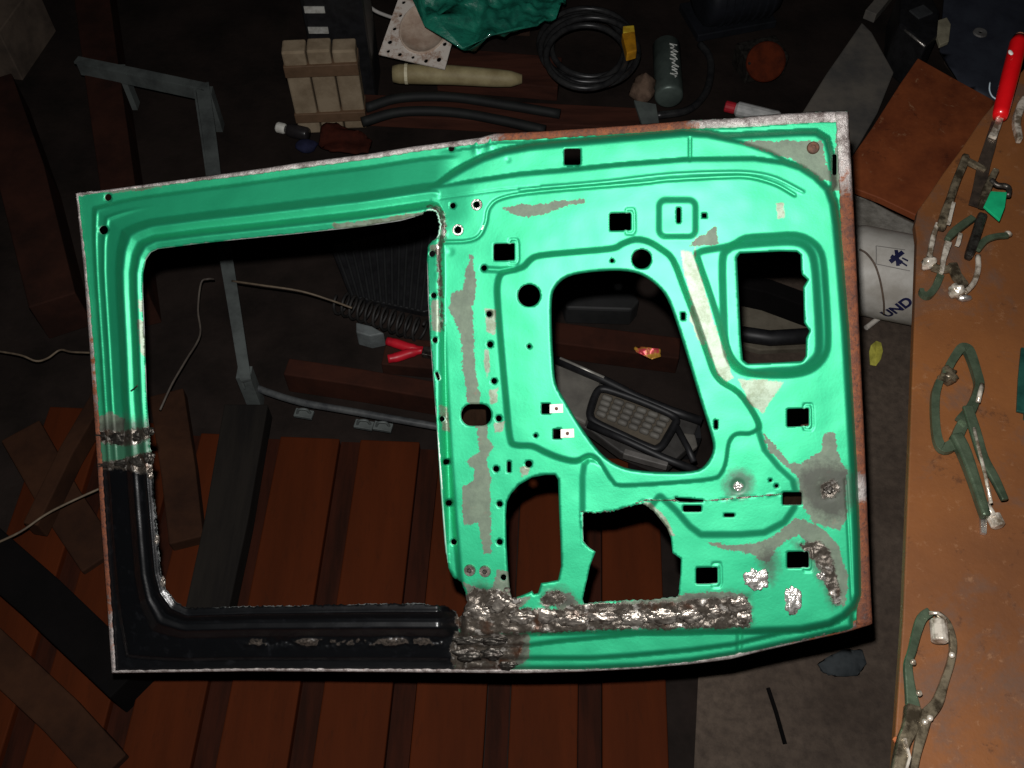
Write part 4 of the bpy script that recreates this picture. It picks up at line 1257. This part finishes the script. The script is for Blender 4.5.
for i in range(len(profd) - 1):
    for k in range(K):
        mb.f.append((i * K + k, i * K + (k + 1) % K, (i + 1) * K + (k + 1) % K, (i + 1) * K + k))
mb.f.append(tuple((len(profd) - 1) * K + k for k in range(K)))
mb.build('dish', pm('dish_beige', (206, 186, 168), (166, 140, 122), 16, .7), c, smooth=True)
p = pl(.45, .12, -.03)
MB().box((p.x, p.y, p.z / 2), (.10, .07, p.z), .2).build('stand', M_DKSTEEL, c)

# green crumpled net/plastic above it
M_NET = pm('green_plastic_film', (34, 130, 106), (22, 88, 74), 20, .4, 0, .8, 60, coat=.2)
o = sheet('green_plastic_sheet', [(405, -20), (430, 10), (425, 26), (438, 22), (440, 4), (468, 8), (476, 28), (482, 40), (462, 48), (478, 44), (492, 42), (506, 32), (535, 28), (556, 16), (566, -4), (560, -30), (400, -30)], .20, .035, M_NET, 46, 16, 5, .004)
tag(o, 'crumpled green plastic sheeting draped over the white plate', 'plastic sheet')
# timber carrying it
o = bar(MB(), [(450, -24), (532, -20)], 36, .15, .15).build('timber_block', pm('dark_timber', (74, 54, 44), (52, 38, 32), 8, .9, 0, .2, 30), bevel=.004)
tag(o, 'dark squared timber under the green plastic sheeting', 'timber')

# cream wooden stick (handle)
c = thing('wooden_mallet_stick', az(450, 76, 0), 'pale cream tapered wooden stick with a collar lying below the white plate', 'stick')
MB().tube([az(393, 74, .075), az(400, 74, .075), az(450, 75, .075), az(495, 78, .075), az(511, 79, .075), az(522, 79, .075)], [.022, .026, .026, .024, .021, .012], 14).build('shaft', pm('cream_wood', (166, 154, 116), (136, 122, 88), 14, .6), c, smooth=True)
MB().tube([az(405, 74, .075), az(408, 74, .075)], .0275, 14).build('collar', pm('pale_collar', (224, 216, 184), (200, 190, 160)), c)

# reddish boards under the clutter
M_RB = pm('red_brown_board', (72, 42, 33), (50, 30, 25), 10, .85, 0, .2, 40, stretch=(.4, 3, 3))
def board(pts, w, z, th, label, mat=None, name='timber_board', group=None):
    o = bar(MB(), pts, w, z, th).build(name, mat or M_RB, bevel=.003)
    return tag(o, label, 'board', group)
board([(440, 62), (560, 72)], 46, .048, .048, 'red-brown board under the cream stick and cable coil')
board([(360, 104), (640, 118)], 30, .040, .040, 'long red-brown board behind the top hem of the door')
# dark hoses running along
M_HOSE = pm('dark_hose', (24, 27, 26), (17, 18, 19), 20, .7)
for i, (pts, lab) in enumerate(((((366, 108), (400, 98), (450, 97), (500, 104), (560, 114)), 'dark hose lying just below the cream stick'),
                                (((362, 122), (400, 112), (450, 112), (500, 120), (545, 130)), 'dark hose lying nearest the top hem of the door'))):
    o = MB().tube(crom([az(x, y, .054) for x, y in pts], 6), .013, 10).build('rubber_hose', M_HOSE, smooth=True)
    tag(o, lab, 'hose')
# black cable coil
c = thing('cable_coil', az(585, 60, 0), 'coil of black cable lying on the red-brown board', 'cable coil')
M_CAB = pm('black_cable', (48, 48, 48), (28, 28, 30), 30, .35)
for k in range(6):
    cx_, cy_ = 588 + random.uniform(-4, 4), 44 + k * 2.2 + random.uniform(-3, 3)
    rx_, ry_ = 45 + random.uniform(-5, 5), 34 + random.uniform(-5, 5)
    pts = [az(cx_ + rx_ * math.cos(a_), cy_ + ry_ * math.sin(a_), .056 + .016 * k * .9) for a_ in np.linspace(0, 2 * math.pi, 40, endpoint=False)]
    MB().tube(pts, .0085, 8, close=True).build('cable_loop', M_CAB, c, smooth=True)
# yellow plug, stone, canister, grey strip, marker, orange disc
c = thing('yellow_plug', az(629, 46, .14), 'yellow connector plug lying on the black cable coil', 'plug')
zc = .165
MB().prism(zt([(622, 33), (635, 31), (637, 50), (627, 53)], zc), .028).build('body', pm('dull_yellow', (196, 138, 28), (150, 104, 24), 30, .5), c, bevel=.003)
MB().prism(zt([(623, 26), (634, 25), (635, 32), (623, 33)], zc - .003), .018).build('tip', pm('bright_yellow', (224, 196, 60), (190, 150, 40), 40, .5), c, bevel=.002)
b_ = MB().lump(az(643, 90, .040), (.030, .036, .040), .45, 1.8, 3, 4).build('rough_stone', pm('brown_stone', (112, 92, 78), (70, 56, 48), 20, .9, 0, .5, 50), smooth=True)
tag(b_, 'rough brown stone between the cable coil and the grey canister', 'stone')
pcn = az(669, 98, .04); 
c = thing('spray_canister', az(668, 70, 0), 'grey-green canister with white scribbled lettering', 'canister')
d_ = az(666, 42, .04) - pcn; Lc = d_.length; d_.normalize()
MB().lathe([(.030, 0), (.037, .004), (.038, .012), (.038, Lc - .02), (.026, Lc - .004), (.012, Lc)], pcn, d_, 24).build('body', pm('grey_green_can', (92, 104, 98), (66, 76, 72), 12, .4, .3), c, smooth=True)
mb = MB()
sd_ = d_.cross(Vector((0, 0, 1))).normalized()
upc = sd_.cross(d_); upc = upc if upc.z > 0 else -upc
prev = None
for k in range(26):
    a_ = .35 + .28 * math.sin(k * 2.3) + .1 * math.sin(k * 5.1)
    q = pcn + d_ * (Lc * (.18 + .024 * k)) + (upc * math.cos(a_) + sd_ * math.sin(a_)) * .0386
    if prev is not None: mb.tube([prev, q], .0016, 5)
    prev = q
mb.build('scribble', pm('white_ink', (220, 222, 216), (190, 192, 186)), c)
o = MB().prism(zt([(634, 100), (656, 104), (660, 128), (644, 130)], .052), .01).build('grey_offcut', pm('grey_offcut', (96, 104, 100), (76, 82, 80), 20, .7), bevel=.001)
tag(o, 'grey sheet offcut below the brown stone', 'offcut')
pm0, pm1 = az(725, 106, .03), az(770, 117, .03)
dm = (pm1 - pm0).normalized()
c = thing('marker_tube', az(745, 112, 0), 'white tube with a red cap behind the torn top hem', 'tube')
MB().lathe([(.012, 0), (.015, .002), (.015, .026), (.013, .028)], pm0, dm, 14).build('cap', pm('red_cap', (190, 34, 48), (160, 26, 40)), c)
MB().lathe([(.012, .027), (.020, .034), (.020, .14), (.016, .146)], pm0, dm, 14).build('body', pm('white_tube', (196, 196, 194), (160, 162, 160)), c)
c = thing('orange_disc', az(766, 62, 0), 'dull orange-brown abrasive disc standing in the dark clutter', 'disc')
MB().lathe([(.012, 0), (.05, .002), (.053, .006), (.05, .010), (.014, .012)], az(766, 62, .075), (ray(766, 62) * -1 + Vector((-.3, 0, .2))), 30).build('disc', pm('rust_orange', (84, 34, 17), (60, 25, 14), 30, .85), c)
pd_ = az(766, 62, .075)
MB().box((pd_.x, pd_.y + .06, .035), (.12, .09, .07), .3).build('holder', M_DKSTEEL, c, bevel=.004)
# machine in the dark behind: motor with pulley
c = thing('dark_motor', az(720, 30, 0), 'dark electric motor body standing behind the grey canister', 'motor')
pmz = az(735, 40, .10)
MB().lathe([(.05, 0), (.09, .01), (.095, .03), (.095, .2), (.085, .22), (.03, .24)], pmz + Vector((-.08, .20, 0)), Vector((.9, .25, 0)), 28).build('casing', pm('dark_blue_metal', (34, 36, 42), (24, 26, 30), 14, .5, .3), c, smooth=True)
for k in range(7):
    pf = pmz + Vector((-.08, .20, 0)) + Vector((.9, .25, 0)).normalized() * (.045 + .024 * k)
    MB().lathe([(.097, 0), (.1005, .002), (.1005, .006), (.097, .008)], pf, Vector((.9, .25, 0)), 28).build('cooling_fin', pm('dark_blue_metal', (34, 36, 42)), c)
MB().box((pmz.x + .02, pmz.y + .22, .012), (.24, .15, .024), .27).build('foot', pm('dark_blue_metal', (34, 36, 42)), c, bevel=.003)
o = MB().tube(crom([az(x, y, .02) for x, y in ((700, 44), (708, 54), (711, 68), (706, 92), (688, 110), (655, 116))], 6), .010, 8).build('black_cable', M_CAB, smooth=True)
tag(o, 'loose black cable looping round the grey canister', 'cable')

# ================================================================== LEFT SIDE TIMBERS
M_TIM = pm('dark_red_timber', (56, 33, 26), (38, 24, 20), 7, .9, 0, .25, 30)
M_TIM2 = pm('brown_timber', (60, 38, 26), (42, 27, 20), 7, .9, 0, .25, 30)
M_BLKT = pm('blackened_beam', (15, 13, 13), (10, 9, 9), 8, .9, 0, .2, 30)
board([(88, -30), (100, 60), (118, 190), (132, 300)], 34, .10, .10, 'dark red-brown timber lying behind the upper left door corner', M_TIM, 'timber_beam')
board([(-12, 80), (20, 170), (52, 300)], 46, .12, .12, 'dark timber beam with a splintered edge left of the door', M_TIM, 'timber_beam')
board([(-20, 30), (16, -20)], 40, .16, .16, 'grey-brown beam end at the far end of the dark timbers', pm('greybrown_beam', (92, 80, 70), (64, 56, 50), 8, .9), 'timber_beam')
board([(100, 392), (66, 450), (30, 524)], 16, .10, .053, 'slim brown lath lying left of the door weld', M_TIM2, 'timber_lath')
board([(-30, 535), (40, 596), (128, 680)], 46, .11, .11, 'blackened thick beam lying askew at the lower left', M_BLKT, 'timber_beam')
board([(-20, 640), (60, 715), (110, 770)], 40, .05, .05, 'brown board beside the blackened beam', M_TIM2, 'timber_board')
board([(20, 430), (60, 500), (100, 560)], 40, .045, .045, 'brown board beneath the slim lath', M_TIM2, 'timber_board')
board([(200, 640), (226, 520), (246, 404)], 44, .085, .05, 'dark grey beam standing on the floor planks below the window opening', pm('dark_grey_beam', (34, 31, 28), (25, 23, 22), 8, .85, 0, .2, 30, stretch=(3, .4, 1)), 'timber_beam')
board([(166, 392), (178, 470), (186, 540)], 34, .065, .035, 'brown plank offcut seen at the left of the window opening', M_TIM2, 'plank_offcut')
board([(286, 366), (360, 377), (470, 396)], 20, .07, .07, 'red-brown batten crossing behind the window opening', pm('red_batten', (58, 32, 24), (42, 25, 20), 9, .85), 'timber_batten')
board([(540, 330), (600, 338), (680, 348)], 26, .06, .06, 'dark red-brown batten seen through the large cut-out', pm('red_batten', (100, 56, 42)), 'timber_batten')

# steel angle frame
c = thing('angle_iron_frame', az(205, 85, 0), 'bent grey steel angle frame lying behind the upper left of the door', 'metal frame')
M_ANG = pm('grey_angle', (98, 104, 102), (72, 76, 75), 16, .6, .3)
bar(MB(), [(76, 59), (140, 72), (206, 86)], 9, .135, .006).build('flat_leg', M_ANG, c)
bar(MB(), [(77, 63.5), (140, 76.5), (204, 90)], 2, .133, .035).build('upright_leg', M_ANG, c)
bar(MB(), [(202, 83), (210, 140), (219, 210), (232, 290), (246, 380)], [13, 13, 12, 11, 10], .133, .006).build('flat_leg', M_ANG, c)
bar(MB(), [(194, 86), (202, 140), (212, 210), (226, 290), (241, 380)], 2, .131, .035).build('upright_leg', M_ANG, c)
for x, y in ((118, 68), (206, 90), (244, 372)):
    p = az(x, y, .128)
    MB().box((p.x, p.y, .0635), (.03, .03, .127)).build('foot', M_ANG, c)
# hose/cable across the window opening
o = MB().tube(crom([az(x, y, .055) for x, y in ((240, 380), (262, 390), (300, 402), (350, 411), (400, 420), (446, 428), (500, 436))], 5), .008, 8).build('grey_cable', pm('grey_cable', (80, 82, 82), (56, 58, 60), 30, .4), smooth=True)
tag(o, 'thin grey cable running along the far ends of the floor planks', 'cable')
for x, y in ((304, 414), (364, 425), (383, 427)):
    p = az(x, y, .034)
    c = thing('metal_clip', (p.x, p.y, .03), 'grey metal clip standing alone by the cable at a plank end' if x < 340 else 'grey metal clip, one of a close pair by the cable', 'clip', 'clips at the plank ends')
    MB().box((p.x, p.y, .034), (.04, .02, .008), -.2).build('base', M_ANG, c, bevel=.001)
    MB().tube(crom([(p.x - .014, p.y, .036), (p.x - .008, p.y, .052), (p.x + .008, p.y, .052), (p.x + .014, p.y, .036)], 4), .003, 6).build('loop', M_ANG, c, smooth=True)
# thin wires
M_WIRE = pm('tan_wire', (112, 98, 80), (84, 72, 60), 40, .6)
for pts, z_, lab in ((((-10, 350), (20, 355), (36, 361), (48, 358), (60, 350), (72, 352), (100, 353)), .10, 'thin tan wire lying left of the door'),
                     (((-10, 546), (20, 532), (45, 515), (70, 502), (110, 484)), .13, 'thin tan wire above the blackened beam'),
                     (((232, 281), (260, 285), (300, 291), (330, 300), (352, 308)), .15, 'thin tan wire leading to the coil spring'),
                     (((214, 279), (208, 279), (201, 283), (198, 310), (200, 335), (186, 360), (172, 384), (160, 410)), .12, 'thin dark wire looping behind the left window bar')):
    o = MB().tube(crom([az(x, y, z_ * (.9 + .1 * math.sin(i * 1.3))) for i, (x, y) in enumerate(pts)], 5), .0024, 6).build('thin_wire', M_WIRE if 'tan' in lab else pm('dull_wire', (92, 84, 76), (70, 62, 56)), smooth=True)
    tag(o, lab, 'wire')
# coil spring
pts = []
a0, a1 = az(338, 302, .05), az(424, 332, .05)
dx_ = (a1 - a0); Ls = dx_.length; dx_.normalize(); sx_ = dx_.cross(Vector((0, 0, 1))).normalized()
for k in range(150):
    t = k / 149
    an = t * 2 * math.pi * 11
    pts.append(a0 + dx_ * Ls * t + (Vector((0, 0, 1)) * math.cos(an) + sx_ * math.sin(an)) * .026)
o = MB().tube(pts, .0035, 6).build('coil_spring', pm('dull_steel', (48, 46, 45), (28, 27, 26), 30, .6, .2), smooth=True)
tag(o, 'dull steel coil spring lying behind the window opening', 'spring')
b_ = MB().prism(zt([(356, 322), (372, 326), (384, 333), (370, 336), (356, 332)], .05), .05).build('grey_wedge', pm('grey_wedge', (104, 110, 110), (84, 88, 88)), bevel=.003)
tag(b_, 'small grey wedge in front of the coil spring', 'wedge')
# red handled pliers
c = thing('red_pliers', az(410, 350, 0), 'pliers with two bright red handles lying near the coil spring', 'pliers')
M_RG = pm('red_grip', (196, 28, 44), (160, 20, 36), 20, .4)
MB().tube(crom([az(x, y, .05) for x, y in ((387, 341), (398, 344), (410, 348), (424, 350))], 4), [.010] * 3 + [.011] * 7 + [.008] * 3, 10).build('handle', M_RG, c, smooth=True)
MB().tube(crom([az(x, y, .05) for x, y in ((388, 359), (398, 357), (410, 353), (424, 350))], 4), [.010] * 3 + [.011] * 7 + [.008] * 3, 10).build('handle', M_RG, c, smooth=True)
bar(MB(), [(422, 350), (432, 351), (448, 353)], [10, 12, 5], .058, .014).build('jaw', M_DKSTEEL, c, bevel=.002)
b_ = bar(MB(), [(384, 350), (450, 356)], 34, .040, .040).build('timber_offcut', M_TIM, bevel=.003)
tag(b_, 'dark timber offcut under the red pliers', 'timber')
# ribbed rubber mat
c = thing('rubber_mat', az(390, 262, 0), 'black ribbed rubber mat with a woven pattern behind the window opening', 'mat')
mp = pxs([(330, 246), (436, 222), (470, 300), (424, 312), (350, 296)], .020)
MB().prism(mp, .02).build('sheet', M_BLK, c, bevel=.003)
for k in range(13):
    t = (k + .5) / 13
    a_ = mp[0].lerp(mp[1], t); b2 = mp[4].lerp(mp[3], t)
    MB().tube([a_ + Vector((0, 0, .001)), b2 + Vector((0, 0, .001))], .004, 6).build('rib', pm('mat_rib', (34, 35, 36), (26, 27, 28)), c)

# ================================================================== SEEN THROUGH THE LARGE CUT-OUT
c = thing('ribbed_seat_panel', az(635, 420, 0), 'grey ribbed panel with black rounded rim, seen through the large cut-out', 'seat panel')
zs = .13
M_GRY = pm('grey_vinyl', (104, 101, 94), (84, 81, 76), 16, .6, 0, .2, 60)
MB().prism(zt([(548, 356), (562, 361), (604, 380), (674, 411), (700, 420), (690, 446), (664, 470), (620, 452), (590, 430), (548, 412)], zs - .03), .03).build('back_board', pm('dark_grey_back', (58, 56, 54), (44, 42, 40)), c, bevel=.004)
MB().prism(zt([(550, 360), (562, 364), (601, 381), (596, 392), (590, 410), (586, 424), (550, 406)], zs - .012), .02).build('end_pad', M_GRY, c, bevel=.006)
rimp = c2([(597, 392), (602, 389), (612, 391), (640, 401), (668, 413), (676, 419), (674, 426), (664, 443), (657, 449), (648, 447), (620, 434), (597, 423), (590, 416), (592, 404)], 4)
MB().tube([az(x, y, zs) for x, y in rimp], .008, 10, close=True).build('rim', M_BLK, c, smooth=True)
inn = [(600, 393), (612, 394), (640, 404), (668, 416), (672, 421), (660, 442), (655, 445), (620, 431), (596, 420), (594, 413)]
MB().prism(zt(inn, zs - .016), .014).build('pad_base', pm('pad_base', (84, 76, 64), (66, 60, 52), 20, .7), c)
for k in range(4):
    t0_ = (k + .25) / 4.2
    q0 = (602 - 8 * t0_, 395 + 22 * t0_); q1 = (671 - 14 * t0_, 419 + 24 * t0_)
    for j in range(6):
        u0_, u1_ = (j + .06) / 6, (j + .94) / 6
        pa = (q0[0] + (q1[0] - q0[0]) * u0_, q0[1] + (q1[1] - q0[1]) * u0_); pb_ = (q0[0] + (q1[0] - q0[0]) * u1_, q0[1] + (q1[1] - q0[1]) * u1_)
        s_ = sc_at(*pa, zs)
        A1, B1_ = az(*pa, zs - .012), az(*pb_, zs - .012)
        MB().tube([A1, A1.lerp(B1_, .15), A1.lerp(B1_, .85), B1_], [.004, .0068, .0068, .004], 8).build('rib_pad', M_GRY, c, smooth=True)
MB().tube([az(556, 360, zs), az(604, 380, zs), az(640, 398, zs), az(672, 411, zs), az(702, 421, zs)], .009, 10).build('frame_tube', M_BLK, c, smooth=True)
MB().tube([az(560, 358.5, zs + .006), az(604, 378, zs + .006)], .004, 8).build('frame_highlight_strip', pm('silver_highlight', (170, 168, 160), (140, 136, 130), 30, .4, .4), c, smooth=True)  # silver strip stands in for the highlight along the black tube
MB().tube([az(588, 424, zs), az(630, 442, zs), az(664, 458, zs), az(700, 472, zs)], .008, 10).build('frame_tube', M_BLK, c, smooth=True)
MB().tube([az(675, 424, zs), az(688, 448, zs), az(694, 462, zs)], .007, 8).build('frame_tube', M_BLK, c, smooth=True)
MB().prism(zt([(678, 432), (695, 434), (698, 446), (690, 452), (684, 446)], zs - .012), .014).build('corner_pad', M_GRY, c, bevel=.003)
for x, y in ((560, 385), (690, 432), (640, 452)):
    p = az(x, y, zs - .05)
    MB().box((p.x, p.y, (zs - .04) / 2), (.04, .04, zs - .04)).build('foot', M_BLK, c)
bar(MB(), [(624, 451), (645, 457), (668, 464)], [7, 7, 5], zs + .004, .02).build('lower_rail', pm('grey_bar', (100, 97, 94), (80, 77, 74)), c, bevel=.002)
# sweet wrapper
wp = sheet('sweet_wrapper', [(634, 347), (640, 346), (650, 350), (660, 350), (661, 356), (652, 359), (642, 354), (636, 352)], .075, .012, pm('pink_orange_foil', (214, 70, 84), (200, 150, 60), 60, .35, .2, lo=.45, hi=.55), 12, 40, 6, .0012)
tag(wp, 'crumpled pink and orange wrapper above the ribbed panel', 'wrapper')
# dark bin and rags beyond
b_ = MB().prism(zt([(560, 285), (625, 282), (640, 300), (632, 310), (566, 308)], .06), .06).build('dark_tray', pm('dark_tray', (38, 38, 38), (28, 28, 28), 12, .6), bevel=.006)
tag(b_, 'dark shallow tray behind the large cut-out', 'tray')
# what shows through the rectangular pocket: pipe and rubble
o = MB().tube([az(715, 330, .045), az(770, 338, .045), az(840, 334, .045)], .018, 14).build('black_pipe', M_BLK, smooth=True)
tag(o, 'black pipe on the concrete seen through the rectangular opening', 'pipe')
o = MB().prism(zt([(735, 300), (770, 306), (815, 322), (812, 348), (760, 350), (730, 342)], .020), .02).build('stone_flag', pm('dirty_flagstone', (104, 98, 86), (78, 72, 62), 10, .9, 0, .4, 40), bevel=.003)
tag(o, 'dirty flat stone under the black pipe', 'stone')
o = bar(MB(), [(724, 276), (770, 286), (830, 308)], 18, .09, .068).build('blackened_lath', M_BLKT, bevel=.003)
tag(o, 'blackened lath crossing behind the rectangular opening', 'lath')
# rag near the lower right
o = sheet('dark_rag', [(818, 664), (840, 652), (862, 650), (866, 664), (856, 676), (838, 676), (824, 672)], .018, .01, pm('slate_cloth', (58, 62, 64), (44, 48, 50), 30, .9), 12, 20, 9, .006)
tag(o, 'dark slate rag on the concrete under the lower right door corner', 'rag')
# crack in the concrete: modelled as an added thin black rod
o = MB().tube([az(768, 688, .006), az(776, 712, .006), az(785, 744, .006)], .004, 6).build('crack_rod', M_BLKT)
tag(o, 'thin dark crack in the bare concrete beside the planks, added as a black rod', 'rod')
